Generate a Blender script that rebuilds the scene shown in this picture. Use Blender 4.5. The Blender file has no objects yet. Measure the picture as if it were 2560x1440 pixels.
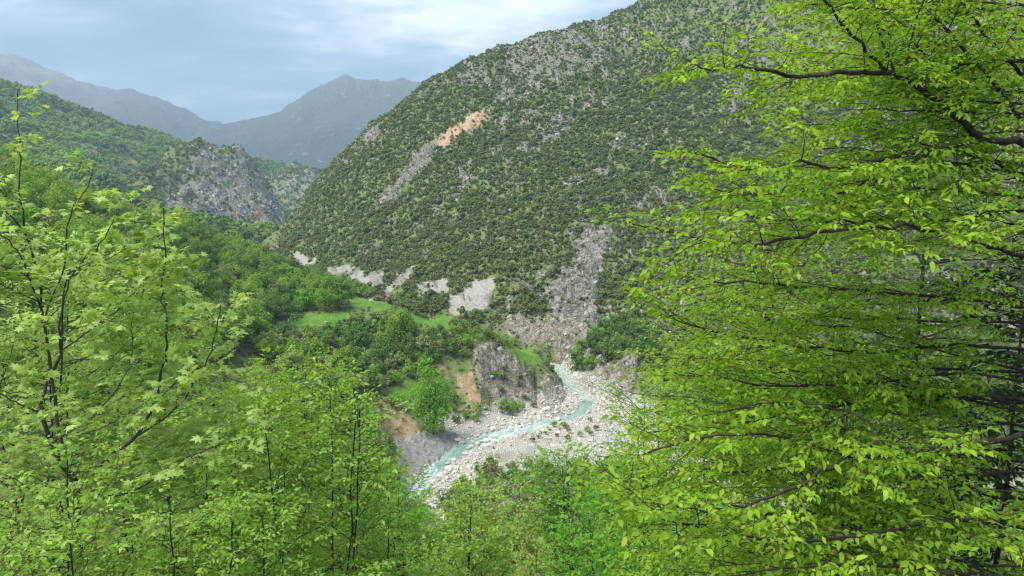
import bpy, math, random
import numpy as np
from mathutils import Vector

SC = bpy.context.scene
COL = SC.collection
PI = math.pi

# ------------------------------------------------------------------ camera
FPX = 1898.0                      # focal length in photo pixels (2560 wide)
CAMZ = 50.0
PITCH = math.atan(220.0 / FPX)
cam_d = bpy.data.cameras.new('camera')
cam_d.sensor_width = 36.0
cam_d.lens = 36.0 * FPX / 2560.0
cam_d.clip_start = 0.1
cam_d.clip_end = 60000
cam = bpy.data.objects.new('camera', cam_d)
cam.location = (0, 0, CAMZ)
cam.rotation_euler = (PI / 2 - PITCH, 0, 0)
COL.objects.link(cam)
SC.camera = cam

# ------------------------------------------------------------------ light
SUN_AZ, SUN_EL = math.radians(-118), math.radians(58)     # azimuth from +Y towards +X
sdir = Vector((math.sin(SUN_AZ) * math.cos(SUN_EL), math.cos(SUN_AZ) * math.cos(SUN_EL), math.sin(SUN_EL)))
sun_d = bpy.data.lights.new('sun', 'SUN')
sun_d.energy = 1.5
sun_d.angle = math.radians(45)
sun_d.color = (1.0, 0.965, 0.90)
sun = bpy.data.objects.new('sun', sun_d)
sun.rotation_euler = (-sdir).to_track_quat('-Z', 'Y').to_euler()
sun.location = (0, 0, 200)
COL.objects.link(sun)

W = bpy.data.worlds.new('World')
SC.world = W
W.use_nodes = True
nt = W.node_tree
nt.nodes.clear()
def N(t, **kw):
    n = nt.nodes.new(t)
    for k, v in kw.items():
        setattr(n, k, v)
    return n
def L(a, b): nt.links.new(a, b)
def setramp(r, stops, interp='LINEAR'):
    e = r.color_ramp.elements
    r.color_ramp.interpolation = interp
    while len(e) > 1: e.remove(e[-1])
    e[0].position = stops[0][0]; e[0].color = (*stops[0][1], 1)
    for p, c in stops[1:]:
        x = e.new(p); x.color = (*c, 1)
def build_world():
    out = N('ShaderNodeOutputWorld')
    sky = N('ShaderNodeTexSky', sky_type='NISHITA', sun_disc=False)
    sky.sun_elevation = SUN_EL; sky.sun_rotation = SUN_AZ
    bg1 = N('ShaderNodeBackground'); bg1.inputs[1].default_value = 0.10
    L(sky.outputs[0], bg1.inputs[0])
    tc = N('ShaderNodeTexCoord')
    sep = N('ShaderNodeSeparateXYZ'); L(tc.outputs['Generated'], sep.inputs[0])
    def M(op, a, b=None, c=None):
        n = N('ShaderNodeMath', operation=op)
        for i, v in enumerate((a, b, c)):
            if v is None: continue
            if isinstance(v, (int, float)): n.inputs[i].default_value = v
            else: L(v, n.inputs[i])
        return n.outputs[0]
    zc = M('ADD', M('MAXIMUM', sep.outputs[2], 0.0), 0.10)
    comb = N('ShaderNodeCombineXYZ')
    L(M('DIVIDE', sep.outputs[0], zc), comb.inputs[0])
    L(M('DIVIDE', sep.outputs[1], zc), comb.inputs[1])
    def noise(scale, detail, rough, loc, sc, dist=0.0):
        mp = N('ShaderNodeMapping'); mp.inputs['Location'].default_value = loc
        mp.inputs['Scale'].default_value = sc; mp.inputs['Rotation'].default_value = (0, 0, 0.35)
        L(comb.outputs[0], mp.inputs[0])
        n = N('ShaderNodeTexNoise'); n.inputs['Scale'].default_value = scale
        n.inputs['Detail'].default_value = detail; n.inputs['Roughness'].default_value = rough
        n.inputs['Distortion'].default_value = dist
        L(mp.outputs[0], n.inputs['Vector'])
        return n.outputs['Fac']
    big = noise(0.75, 7, 0.56, (3.1, 1.7, 0), (0.9, 1.0, 1), 0.5)
    small = noise(2.3, 6, 0.6, (0.3, 5.2, 0), (0.8, 1.1, 1), 0.5)
    v = M('ADD', M('MULTIPLY', big, 0.72), M('MULTIPLY', small, 0.32))
    # bright thin spot put into the cloud colour, away from the sun's direction
    gd = Vector((0.01, 1.0, 0.235)).normalized()
    dot = N('ShaderNodeVectorMath', operation='DOT_PRODUCT')
    L(tc.outputs['Generated'], dot.inputs[0]); dot.inputs[1].default_value = gd
    glow = M('POWER', M('MAXIMUM', dot.outputs['Value'], 0.0), 48.0)
    v = M('ADD', M('MULTIPLY', M('SUBTRACT', v, 0.52), 1.9), 0.475)
    v2 = M('ADD', v, M('MULTIPLY', glow, 0.15))
    ramp = N('ShaderNodeValToRGB')
    setramp(ramp, [(0.28, (0.21, 0.28, 0.35)), (0.40, (0.275, 0.355, 0.43)), (0.50, (0.365, 0.45, 0.525)),
                   (0.60, (0.52, 0.60, 0.665)), (0.71, (0.82, 0.86, 0.89)), (0.84, (1.2, 1.22, 1.23))])
    L(v2, ramp.inputs[0])
    bg2 = N('ShaderNodeBackground'); bg2.inputs[1].default_value = 0.305
    L(ramp.outputs[0], bg2.inputs[0])
    mix = N('ShaderNodeMixShader'); mix.inputs[0].default_value = 0.90
    L(bg1.outputs[0], mix.inputs[1]); L(bg2.outputs[0], mix.inputs[2])
    L(mix.outputs[0], out.inputs[0])
build_world()

SC.view_settings.view_transform = 'Standard'
SC.view_settings.look = 'None'
SC.view_settings.gamma = 1.0
SC.view_settings.exposure = 2.25
SC.view_settings.use_curve_mapping = False
SC.render.engine = 'CYCLES'
cy = SC.cycles
cy.use_denoising = True
try:
    cy.denoiser = 'OPENIMAGEDENOISE'
    cy.denoising_input_passes = 'RGB_ALBEDO_NORMAL'
    cy.denoising_prefilter = 'ACCURATE'
except Exception:
    pass
cy.max_bounces = 6
cy.diffuse_bounces = 3
cy.transmission_bounces = 4
cy.glossy_bounces = 2
cy.volume_bounces = 0
cy.use_adaptive_sampling = False
cy.sample_clamp_indirect = 4.0
cy.pixel_filter_type = 'BLACKMAN_HARRIS'
cy.filter_width = 1.3
cy.caustics_reflective = False
cy.caustics_refractive = False

# ------------------------------------------------------------------ projection helpers (used to lay the terrain out)
cp, sp = math.cos(PITCH), math.sin(PITCH)
def ray(px, py):
    u = (px - 1280.0) / FPX; v = (720.0 - py) / FPX
    return (u, cp + v * sp, -sp + v * cp)
def P(px, py, Y):
    d = ray(px, py); t = Y / d[1]
    return (d[0] * t, Y, CAMZ + d[2] * t)
def G(px, py, z=0.3):
    d = ray(px, py); t = (z - CAMZ) / d[2]
    return (d[0] * t, d[1] * t, z)
def proj(X, Y, Z):
    dz = Z - CAMZ
    fw = Y * cp - dz * sp; up = Y * sp + dz * cp
    fw = np.where(fw < 0.05, 0.05, fw)
    return 1280 + FPX * X / fw, 720 - FPX * up / fw
def inside(poly, px, py):
    r = np.zeros(np.shape(px), bool); n = len(poly)
    for i in range(n):
        x1, y1 = poly[i]; x2, y2 = poly[(i + 1) % n]
        if y1 == y2: continue
        c = ((y1 > py) != (y2 > py)) & (px < (x2 - x1) * (py - y1) / (y2 - y1) + x1)
        r ^= c
    return r

# ------------------------------------------------------------------ numpy noise
def _h(ix, iy, seed):
    h = (ix.astype(np.int64) * 374761393 + iy.astype(np.int64) * 668265263 + seed * 1442695041) & 0xffffffff
    h = ((h ^ (h >> 13)) * 1274126177) & 0xffffffff
    h = (h ^ (h >> 16)) & 0xffffff
    return h / float(0xffffff)
def vnoise(x, y, seed=0):
    ix = np.floor(x); iy = np.floor(y); fx = x - ix; fy = y - iy
    fx = fx * fx * fx * (fx * (fx * 6 - 15) + 10); fy = fy * fy * fy * (fy * (fy * 6 - 15) + 10)
    a = _h(ix, iy, seed); b = _h(ix + 1, iy, seed); c = _h(ix, iy + 1, seed); d = _h(ix + 1, iy + 1, seed)
    return (a + (b - a) * fx) * (1 - fy) + (c + (d - c) * fx) * fy
def fbm(x, y, seed=0, oct=4, gain=0.5):
    s = 0; a = 1; t = 0
    for i in range(oct):
        s = s + a * vnoise(x * 2 ** i + i * 17.3, y * 2 ** i - i * 9.1, seed + i); t += a; a *= gain
    return s / t
def ridged(x, y, seed=0, oct=4):
    s = 0; a = 1; t = 0
    for i in range(oct):
        s = s + a * (1 - np.abs(2 * vnoise(x * 2 ** i + i * 7.7, y * 2 ** i + i * 3.3, seed + i) - 1)); t += a; a *= 0.55
    return s / t
def sstep(a, b, x):
    t = np.clip((x - a) / (b - a), 0, 1); return t * t * (3 - 2 * t)

# ------------------------------------------------------------------ mesh / object helpers
def mesh_arr(name, V, F, mat=None, smooth=False, attrs=None):
    V = np.asarray(V, np.float32); F = np.asarray(F, np.int32)
    me = bpy.data.meshes.new(name)
    k = F.shape[1]; m = F.shape[0]
    me.vertices.add(len(V)); me.vertices.foreach_set('co', V.ravel())
    me.loops.add(m * k); me.loops.foreach_set('vertex_index', F.ravel())
    me.polygons.add(m)
    me.polygons.foreach_set('loop_start', np.arange(0, m * k, k, dtype=np.int32))
    me.polygons.foreach_set('loop_total', np.full(m, k, np.int32))
    if attrs:
        for an, av in attrs.items():
            a = me.attributes.new(an, 'FLOAT', 'POINT'); a.data.foreach_set('value', np.asarray(av, np.float32))
    me.update(calc_edges=True)
    if smooth:
        me.polygons.foreach_set('use_smooth', np.ones(m, bool))
    if mat: me.materials.append(mat)
    return me
def obj(name, me, parent=None, loc=None, label=None, cat=None, group=None, kind=None):
    o = bpy.data.objects.new(name, me); COL.objects.link(o)
    if parent is not None: o.parent = parent
    if loc is not None: o.location = loc
    tag(o, label, cat, group, kind)
    return o
def tag(o, label=None, cat=None, group=None, kind=None):
    if label: o['label'] = label
    if cat: o['category'] = cat
    if group: o['group'] = group
    if kind: o['kind'] = kind

# ------------------------------------------------------------------ materials
class MB:
    def __init__(s, name):
        s.m = bpy.data.materials.new(name); s.m.use_nodes = True
        s.t = s.m.node_tree; s.t.nodes.clear()
        s.out = s.n('ShaderNodeOutputMaterial')
    def n(s, t, **kw):
        x = s.t.nodes.new(t)
        for k, v in kw.items(): setattr(x, k, v)
        return x
    def l(s, a, b): s.t.links.new(a, b)
    def put(s, sock, v):
        if isinstance(v, (int, float)): sock.default_value = v
        elif isinstance(v, tuple): sock.default_value = (*v, 1) if len(v) == 3 and sock.type == 'RGBA' else v
        else: s.l(v, sock)
    def mix(s, f, a, b, mode='MIX'):
        x = s.n('ShaderNodeMix', data_type='RGBA', blend_type=mode)
        s.put(x.inputs[0], f); s.put(x.inputs[6], a); s.put(x.inputs[7], b)
        return x.outputs[2]
    def math(s, op, a, b=0.0, c=0.0, clamp=False):
        x = s.n('ShaderNodeMath', operation=op, use_clamp=clamp)
        for i, v in enumerate((a, b, c)): s.put(x.inputs[i], v)
        return x.outputs[0]
    def pos(s):
        return s.n('ShaderNodeNewGeometry').outputs['Position']
    def vec(s, v, scale=(1, 1, 1), rot=(0, 0, 0)):
        x = s.n('ShaderNodeMapping'); x.inputs['Scale'].default_value = scale; x.inputs['Rotation'].default_value = rot
        s.l(v, x.inputs[0]); return x.outputs[0]
    def noise(s, v, scale, detail=4, rough=0.55, dist=0.0):
        x = s.n('ShaderNodeTexNoise'); x.inputs['Scale'].default_value = scale; x.inputs['Detail'].default_value = detail
        x.inputs['Roughness'].default_value = rough; x.inputs['Distortion'].default_value = dist
        s.l(v, x.inputs['Vector']); return x.outputs['Fac']
    def voro(s, v, scale, feature='F1', out='Distance'):
        x = s.n('ShaderNodeTexVoronoi', feature=feature); x.inputs['Scale'].default_value = scale
        s.l(v, x.inputs['Vector']); return x.outputs[out]
    def ramp(s, f, stops, interp='LINEAR'):
        x = s.n('ShaderNodeValToRGB'); setramp(x, stops, interp); s.put(x.inputs[0], f); return x.outputs[0]
    def map(s, f, a, b, c=0.0, d=1.0):
        x = s.n('ShaderNodeMapRange'); x.clamp = True
        s.put(x.inputs[0], f); x.inputs[1].default_value = a; x.inputs[2].default_value = b
        x.inputs[3].default_value = c; x.inputs[4].default_value = d
        return x.outputs[0]
    def attr(s, name, typ='GEOMETRY'):
        x = s.n('ShaderNodeAttribute', attribute_name=name, attribute_type=typ); return x.outputs['Fac']
    def rnd(s): return s.n('ShaderNodeObjectInfo').outputs['Random']
    def bump(s, h, strength, dist):
        x = s.n('ShaderNodeBump'); x.inputs['Strength'].default_value = strength; x.inputs['Distance'].default_value = dist
        s.l(h, x.inputs['Height']); return x.outputs[0]
    def princ(s, col, rough=0.9, spec=0.2, normal=None):
        x = s.n('ShaderNodeBsdfPrincipled'); s.put(x.inputs['Base Color'], col); s.put(x.inputs['Roughness'], rough)
        s.put(x.inputs['Specular IOR Level'], spec)
        if normal is not None: s.l(normal, x.inputs['Normal'])
        return x.outputs[0]
    def done(s, sh): s.l(sh, s.out.inputs[0]); return s.m

def leaf_mat(name, ca, cb, cc, trans=0.38, tcol=1.25, per_leaf=True, spec=0.25):
    """ca/cb/cc: colours picked per leaf (attribute rnd) or per plant (object random)."""
    b = MB(name)
    if per_leaf:
        f = b.attr('rnd')
        col = b.ramp(f, [(0.0, ca), (0.5, cb), (1.0, cc)])
    else:
        r = b.rnd(); f = b.attr('rnd')
        col = b.ramp(r, [(0.0, ca), (0.5, cb), (1.0, cc)])
        col = b.mix(b.map(f, 0, 1, 0.0, 0.45), col, (min(cc[0] * 1.5, 1), min(cc[1] * 1.35, 1), cc[2]))
    pr = b.princ(col, 0.55, spec)
    tr = b.n('ShaderNodeBsdfTranslucent')
    tc = b.mix(1.0, col, (tcol * 1.05, tcol, tcol * 0.55), 'MULTIPLY')
    b.l(tc, tr.inputs[0])
    mx = b.n('ShaderNodeMixShader'); mx.inputs[0].default_value = trans
    b.l(pr, mx.inputs[1]); b.l(tr.outputs[0], mx.inputs[2])
    return b.done(mx.outputs[0])

def bark_mat(name, c1, c2, sc=18.0):
    b = MB(name); tcn = b.n('ShaderNodeTexCoord').outputs['Object']
    v = b.vec(tcn, (1, 1, 0.35))
    n = b.noise(v, sc, 5, 0.6); n2 = b.noise(tcn, sc * 0.25, 3)
    col = b.mix(b.map(n, 0.35, 0.7), c1, c2)
    col = b.mix(b.map(n2, 0.5, 0.7, 0, 0.5), col, (c2[0] * 1.6, c2[1] * 1.65, c2[2] * 1.5))
    return b.done(b.princ(col, 0.95, 0.1, b.bump(n, 0.8, 0.01)))

def rock_layers(b, p):
    """limestone colour + height, p = position socket"""
    big = b.noise(p, 0.035, 5, 0.6); mid = b.noise(p, 0.25, 5, 0.62)
    st = b.vec(p, (0.35, 0.35, 1.6), (0.5, 0.35, 0.2))
    strata = b.noise(st, 0.55, 5, 0.6, 0.6)
    fine = b.noise(p, 1.5, 4, 0.65)
    ck = b.noise(b.vec(p, (1.0, 1.0, 0.28), (0.35, 0.5, 0.3)), 0.42, 5, 0.6, 1.2)
    cr = b.math('ABSOLUTE', b.math('SUBTRACT', ck, 0.5))
    col = b.ramp(mid, [(0.25, (0.20, 0.19, 0.16)), (0.5, (0.32, 0.305, 0.26)), (0.75, (0.46, 0.44, 0.38))])
    col = b.mix(b.map(strata, 0.47, 0.60, 0, 0.55), col, (0.20, 0.19, 0.165))
    col = b.mix(b.map(big, 0.52, 0.72, 0, 0.3), col, (0.36, 0.29, 0.20))
    col = b.mix(b.map(cr, 0.0, 0.035, 0.7, 0.0), col, (0.09, 0.085, 0.07))
    h = b.math('ADD', b.math('MULTIPLY', strata, 1.3), b.math('MULTIPLY', mid, 0.8))
    h = b.math('ADD', h, b.math('MULTIPLY', b.map(cr, 0, 0.06), 0.30))
    h = b.math('ADD', h, b.math('MULTIPLY', fine, 0.4))
    return col, h

def terrain_mat(name='terrain_ground'):
    b = MB(name); p = b.pos()
    rock, h = rock_layers(b, p)
    gn = b.noise(p, 0.35, 5, 0.65); gf = b.noise(p, 2.6, 3, 0.6)
    grass = b.ramp(gn, [(0.28, (0.09, 0.13, 0.04)), (0.5, (0.14, 0.18, 0.062)), (0.74, (0.235, 0.245, 0.11))])
    mead = b.ramp(b.math('ADD', b.math('MULTIPLY', gn, 0.6), b.math('MULTIPLY', gf, 0.4)),
                  [(0.3, (0.07, 0.15, 0.022)), (0.5, (0.11, 0.225, 0.03)), (0.7, (0.17, 0.29, 0.055))])
    earth = b.ramp(b.math('ADD', b.math('MULTIPLY', gn, 0.45), b.math('MULTIPLY', b.noise(b.vec(p, (1.4, 1.4, 0.4)), 1.3, 5, 0.75), 0.55)), [(0.36, (0.12, 0.115, 0.05)), (0.46, (0.25, 0.18, 0.095)), (0.56, (0.36, 0.265, 0.16)), (0.66, (0.45, 0.39, 0.29))])
    orange = b.ramp(b.noise(p, 0.6, 5, 0.65), [(0.3, (0.22, 0.17, 0.12)), (0.5, (0.43, 0.285, 0.17)), (0.72, (0.47, 0.41, 0.33))])
    st2 = b.noise(b.vec(p, (1.6, 1.6, 0.16), (0.1, 0.25, 0.3)), 0.9, 5, 0.65)
    slate = b.ramp(st2, [(0.3, (0.19, 0.19, 0.18)), (0.5, (0.35, 0.345, 0.325)), (0.7, (0.50, 0.485, 0.455))])
    sn = b.noise(b.vec(p, (1, 1, 0.5), (0.2, 0.3, 0.5)), 1.1, 6, 0.75)
    scree = b.ramp(sn, [(0.34, (0.17, 0.16, 0.135)), (0.48, (0.31, 0.295, 0.26)), (0.68, (0.43, 0.41, 0.37))])
    vor = b.voro(p, 2.4, 'F1', 'Color'); vd = b.voro(p, 2.4, 'DISTANCE_TO_EDGE')
    gravel = b.mix(b.math('MULTIPLY', vor, 1.0), (0.44, 0.405, 0.34), (0.74, 0.70, 0.62))
    gravel = b.mix(b.map(vd, 0, 0.09, 0.6, 0), gravel, (0.20, 0.18, 0.15))
    gravel = b.mix(b.map(b.noise(p, 0.11, 4, 0.6), 0.50, 0.66, 0, 0.7), gravel, (0.31, 0.275, 0.20))
    gravel = b.mix(b.map(gf, 0.5, 0.7, 0, 0.35), gravel, (0.60, 0.57, 0.51))
    litter = b.ramp(gf, [(0.3, (0.05, 0.045, 0.025)), (0.6, (0.10, 0.085, 0.045))])
    en = b.noise(p, 0.55, 5, 0.7)
    def edge(a): return b.map(b.math('ADD', b.attr(a), b.math('MULTIPLY', b.math('SUBTRACT', en, 0.5), 1.5)), 0.38, 0.58)
    col = b.mix(edge('a_rock'), grass, rock)
    col = b.mix(b.math('MULTIPLY', b.attr('a_tan'), b.map(gn, 0.3, 0.7, 0.15, 0.75)), col, (0.42, 0.35, 0.25))
    col = b.mix(b.attr('a_litter'), col, litter)
    col = b.mix(edge('a_scree'), col, scree)
    col = b.mix(edge('a_earth'), col, earth)
    col = b.mix(edge('a_orange'), col, orange)
    col = b.mix(edge('a_slate'), col, slate)
    col = b.mix(b.attr('a_gravel'), col, gravel)
    col = b.mix(edge('a_mead'), col, mead)
    hh = b.math('ADD', b.math('MULTIPLY', h, b.math('ADD', b.attr('a_rock'), 0.15)), b.math('MULTIPLY', b.map(vd, 0, 0.2), b.math('MULTIPLY', b.attr('a_gravel'), 0.12)))
    hh = b.math('ADD', hh, b.math('MULTIPLY', st2, b.math('MULTIPLY', b.attr('a_slate'), 1.0)))
    return b.done(b.princ(col, 0.95, 0.15, b.bump(hh, 1.0, 1.4)))

def mountain_mat(name, bare, green, top, zlo, zhi):
    b = MB(name); p = b.pos()
    z = b.n('ShaderNodeSeparateXYZ'); b.l(p, z.inputs[0])
    n1 = b.noise(p, 0.004, 7, 0.62); n2 = b.noise(b.vec(p, (1, 1, 0.4)), 0.018, 6, 0.7)
    n3 = b.noise(p, 0.09, 4, 0.7)
    hz = b.math('ADD', b.map(z.outputs[2], zlo, zhi), b.math('MULTIPLY', b.math('SUBTRACT', n1, 0.5), 0.7))
    col = b.mix(b.map(hz, 0.15, 0.75), green, bare)
    col = b.mix(b.map(hz, 0.75, 1.05), col, top)
    col = b.mix(b.map(n3, 0.48, 0.62, 0, 0.6), col, (green[0] * 0.55, green[1] * 0.6, green[2] * 0.55))
    col = b.mix(b.map(n2, 0.60, 0.68, 0, 0.75), col, (0.36, 0.34, 0.31))
    return b.done(b.princ(col, 0.95, 0.1, b.bump(b.math('ADD', n2, b.math('MULTIPLY', n3, 0.35)), 1.0, 45.0)))
# ------------------------------------------------------------------ terrain: fitted height fields on a polar grid
def rbf_fit(pts, ks=(2.2, 1.0), smooth=1e-3):
    pts = np.array(pts, float)
    az = np.arctan2(pts[:, 0], np.maximum(pts[:, 1], 0.01)); r = np.hypot(pts[:, 0], pts[:, 1]) + 4.0
    S = np.stack([az * ks[0], np.log(r) * ks[1]], 1)
    n = len(S)
    D = np.sqrt(((S[:, None] - S[None]) ** 2).sum(-1))
    A = np.zeros((n + 3, n + 3)); A[:n, :n] = -D + np.eye(n) * smooth
    Q = np.concatenate([np.ones((n, 1)), S], 1); A[:n, n:] = Q; A[n:, :n] = Q.T
    w = np.linalg.solve(A, np.concatenate([pts[:, 2], np.zeros(3)]))
    def f(X, Y):
        sh = X.shape; X = X.ravel(); Y = Y.ravel(); o = np.empty(X.size)
        for i in range(0, X.size, 40000):
            a = np.arctan2(X[i:i + 40000], np.maximum(Y[i:i + 40000], 0.01)) * ks[0]
            q = np.log(np.hypot(X[i:i + 40000], Y[i:i + 40000]) + 4.0) * ks[1]
            d = np.sqrt((a[:, None] - S[None, :, 0]) ** 2 + (q[:, None] - S[None, :, 1]) ** 2)
            o[i:i + 40000] = -d @ w[:n] + w[n] + a * w[n + 1] + q * w[n + 2]
        return o.reshape(sh)
    return f
def blur(Z, n):
    for _ in range(n):
        Zp = np.pad(Z, 1, 'edge')
        Z = (Zp[:-2, 1:-1] + Zp[2:, 1:-1] + Zp[1:-1, :-2] + Zp[1:-1, 2:] + 4 * Zp[1:-1, 1:-1]) / 8
    return Z
class Polar:
    def __init__(s, a0, a1, na, r0, r1, nr):
        s.a0, s.a1, s.na, s.r0, s.r1, s.nr = math.radians(a0), math.radians(a1), na, r0, r1, nr
        s.az = np.linspace(s.a0, s.a1, na); s.lr = np.linspace(math.log(r0), math.log(r1), nr)
        A, R = np.meshgrid(s.az, np.exp(s.lr))
        s.X = R * np.sin(A); s.Y = R * np.cos(A); s.R = R
    def faces(s):
        i = np.arange(s.nr - 1)[:, None] * s.na + np.arange(s.na - 1)[None]
        i = i.ravel()
        return np.stack([i, i + s.na, i + s.na + 1, i + 1], 1)[:, ::-1]
    def sample(s, Z, x, y):
        a = (np.arctan2(x, y) - s.a0) / (s.a1 - s.a0) * (s.na - 1)
        q = (np.log(np.hypot(x, y)) - s.lr[0]) / (s.lr[-1] - s.lr[0]) * (s.nr - 1)
        a = np.clip(a, 0, s.na - 1.001); q = np.clip(q, 0, s.nr - 1.001)
        ia = a.astype(int); iq = q.astype(int); fa = a - ia; fq = q - iq
        return ((Z[iq, ia] * (1 - fa) + Z[iq, ia + 1] * fa) * (1 - fq) + (Z[iq + 1, ia] * (1 - fa) + Z[iq + 1, ia + 1] * fa) * fq)
    def random_points(s, n, rng, r0=None, r1=None):
        r0 = r0 or s.r0; r1 = r1 or s.r1
        r = np.sqrt(rng.random(n) * (r1 * r1 - r0 * r0) + r0 * r0); a = s.a0 + rng.random(n) * (s.a1 - s.a0)
        return r * np.sin(a), r * np.cos(a)

RIV_L = [(880, 1400), (985, 1270), (1045, 1200), (1060, 1180), (1100, 1150), (1140, 1112), (1190, 1092), (1260, 1070), (1330, 1056), (1396, 1042), (1438, 1024), (1453, 1006), (1438, 990), (1412, 972), (1402, 954), (1394, 934), (1370, 905)]
RIV_R = [(930, 1440), (1020, 1290), (1075, 1212), (1090, 1200), (1116, 1168), (1168, 1136), (1232, 1110), (1312, 1086), (1374, 1068), (1440, 1046), (1482, 1030), (1486, 1006), (1472, 990), (1444, 972), (1427, 955), (1420, 938), (1400, 912)]
rl = np.array([G(*p, 0.0) for p in RIV_L]); rr = np.array([G(*p, 0.0) for p in RIV_R])
riv_c = (rl + rr) / 2; riv_w = np.hypot(*(rl - rr)[:, :2].T) / 2
def river_dist(X, Y):
    best = np.full(X.shape, 1e9); bw = np.zeros(X.shape)
    for i in range(len(riv_c) - 1):
        ax, ay = riv_c[i, :2]; bx, by = riv_c[i + 1, :2]
        dx, dy = bx - ax, by - ay; L2 = dx * dx + dy * dy
        t = np.clip(((X - ax) * dx + (Y - ay) * dy) / L2, 0, 1)
        d = np.hypot(X - ax - t * dx, Y - ay - t * dy)
        w = riv_w[i] + (riv_w[i + 1] - riv_w[i]) * t
        m = (d - w) < (best - bw)
        best = np.where(m, d, best); bw = np.where(m, w, bw)
    return best - bw

PC = []
# bank the photographer stands on
PC += [(0, 0, 48.3), (-8, 2, 48.4), (8, 2, 48.8), (-3, -6, 48.5), (4, -6, 48.7), (0, 9, 43), (-9, 11, 42.5), (10, 9, 45.0), (0, 25, 34), (-18, 25, 36),
       (22, 22, 37), (0, 50, 20), (-35, 50, 32), (36, 46, 24), (0, 78, 7), (-28, 80, 22), (30, 80, 8), (60, 60, 28), (95, 80, 30), (60, 90, 9), (-60, 40, 46), (-90, 60, 52)]
PC += [(-14, 97, 8), (10, 96, 2.5), (25, 105, 1.6), (45, 115, 1.2)]
# gravel bed
for q in [(1160, 1225), (1230, 1170), (1300, 1120), (1400, 1090), (1500, 1075), (1350, 1045), (1250, 1058), (1180, 1085), (1520, 1040), (1470, 975), (1440, 955), (1500, 1130), (1600, 1100), (1600, 1200), (1800, 1120), (1400, 1150), (1100, 1280), (1300, 1250)]:
    PC.append(G(*q, 0.7))
for q in [(2100, 1180), (2500, 1230), (3200, 1250)]: PC.append(G(*q, 2.0))
# grey cliff, orange earth, terrace
for q in [(1012, 1172), (1060, 1172), (1142, 1092), (1100, 1135)]: PC.append(G(*q, 0.3))
PC += [P(992, 1098, 147), P(1045, 1082, 151), P(1110, 1080, 155), P(960, 1015, 158), P(1010, 965, 168), P(1050, 1040, 160), P(900, 1000, 150), P(880, 1100, 124), P(945, 1150, 127),
       P(960, 1090, 141), P(900, 900, 178), P(760, 900, 165), P(1100, 900, 179), P(1110, 1000, 171), P(1150, 1050, 168), P(1000, 900, 180), P(800, 1000, 138), P(700, 1050, 115),
       P(1160, 960, 175)]
# spur
PC += [P(1200, 858, 187), P(1280, 880, 191), P(1370, 912, 197), P(1402, 955, 196), P(1195, 950, 177), P(1300, 955, 183), P(1240, 1010, 176), P(1300, 1020, 178), P(1410, 1005, 187), P(1340, 1028, 178),
       P(1140, 812, 205), P(1040, 800, 207), P(940, 752, 232), P(870, 748, 236), P(820, 790, 205), P(730, 800, 198), P(1310, 878, 201), P(1350, 897, 203), P(1230, 850, 200), P(980, 765, 228), P(1090, 850, 190)]
# channel behind the spur
PC += [(P(1300, 800, 232)[0], 232, 1.5), (P(1400, 800, 222)[0], 222, 0.6), (P(1200, 800, 243)[0], 243, 4), (P(1080, 800, 255)[0], 255, 8), (P(960, 800, 275)[0], 275, 12), (P(860, 700, 315)[0], 315, 14)]
# right hillside
PC += [P(1150, 778, 262), P(1060, 737, 277), P(930, 714, 312), P(830, 690, 360), P(740, 658, 425), P(690, 605, 500)]
PC += [P(1430, 905, 226), P(1480, 875, 226), P(1300, 805, 250), P(1400, 805, 248), P(1500, 805, 246), P(1600, 805, 240), P(1240, 690, 290), P(1400, 700, 280), P(1550, 700, 274), P(1720, 700, 262),
       P(1450, 560, 325), P(1300, 560, 345), P(1150, 565, 365), P(1000, 600, 372), P(900, 640, 372), P(1600, 560, 315), P(1780, 560, 300), P(1200, 430, 420), P(1050, 430, 445), P(1400, 430, 402),
       P(1600, 430, 385), P(1820, 430, 370), P(1100, 300, 512), P(1250, 300, 492), P(1450, 300, 470), P(1720, 300, 440), P(2000, 300, 420), P(900, 450, 475), P(840, 545, 450), P(960, 350, 525),
       P(800, 600, 440), P(1300, 190, 550), P(1550, 160, 540), P(1800, 120, 520)]
PC += [G(1560, 1000, 0.6), P(1590, 895, 201), P(1500, 930, 207), P(1700, 900, 205), P(1900, 1000, 165), P(1850, 850, 215), P(2560, 300, 380), P(2560, 600, 260), P(2560, 900, 185), P(3200, 600, 240), P(3200, 900, 170)]
SKY = [(690, 578, 560), (760, 482, 565), (850, 387, 575), (930, 307, 585), (1060, 208, 600), (1160, 151, 600), (1250, 112, 605), (1350, 77, 610), (1450, 52, 615), (1530, 37, 622), (1600, 0, 640), (1700, -45, 650),
       (1900, -120, 640), (2200, -200, 600), (2560, -250, 560), (3200, -250, 470)]
for q in SKY:
    a = P(*q); PC.append(a); PC.append((a[0] * 1.22, a[1] * 1.22, a[2] - 45))
# left wooded slope (tree tops stand ~5 m above)
PC += [P(480, 590, 262), P(640, 655, 275), P(760, 722, 262), P(600, 750, 215), P(700, 780, 205), P(450, 660, 210), P(300, 570, 220), P(150, 490, 232), P(0, 425, 235), P(-300, 350, 225), P(600, 850, 160), P(400, 800, 140),
       P(200, 700, 130), P(0, 600, 130), P(-300, 500, 112), P(600, 1000, 112), P(400, 900, 118), P(860, 770, 250)]
for q in [(480, 640, 330), (640, 720, 345), (300, 600, 330), (150, 530, 330), (0, 480, 330), (-300, 400, 330), (560, 660, 480), (300, 560, 480), (0, 500, 480), (-300, 450, 480), (600, 600, 740), (300, 560, 740), (0, 540, 740), (-300, 520, 740)]:
    PC.append(P(*q))

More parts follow.
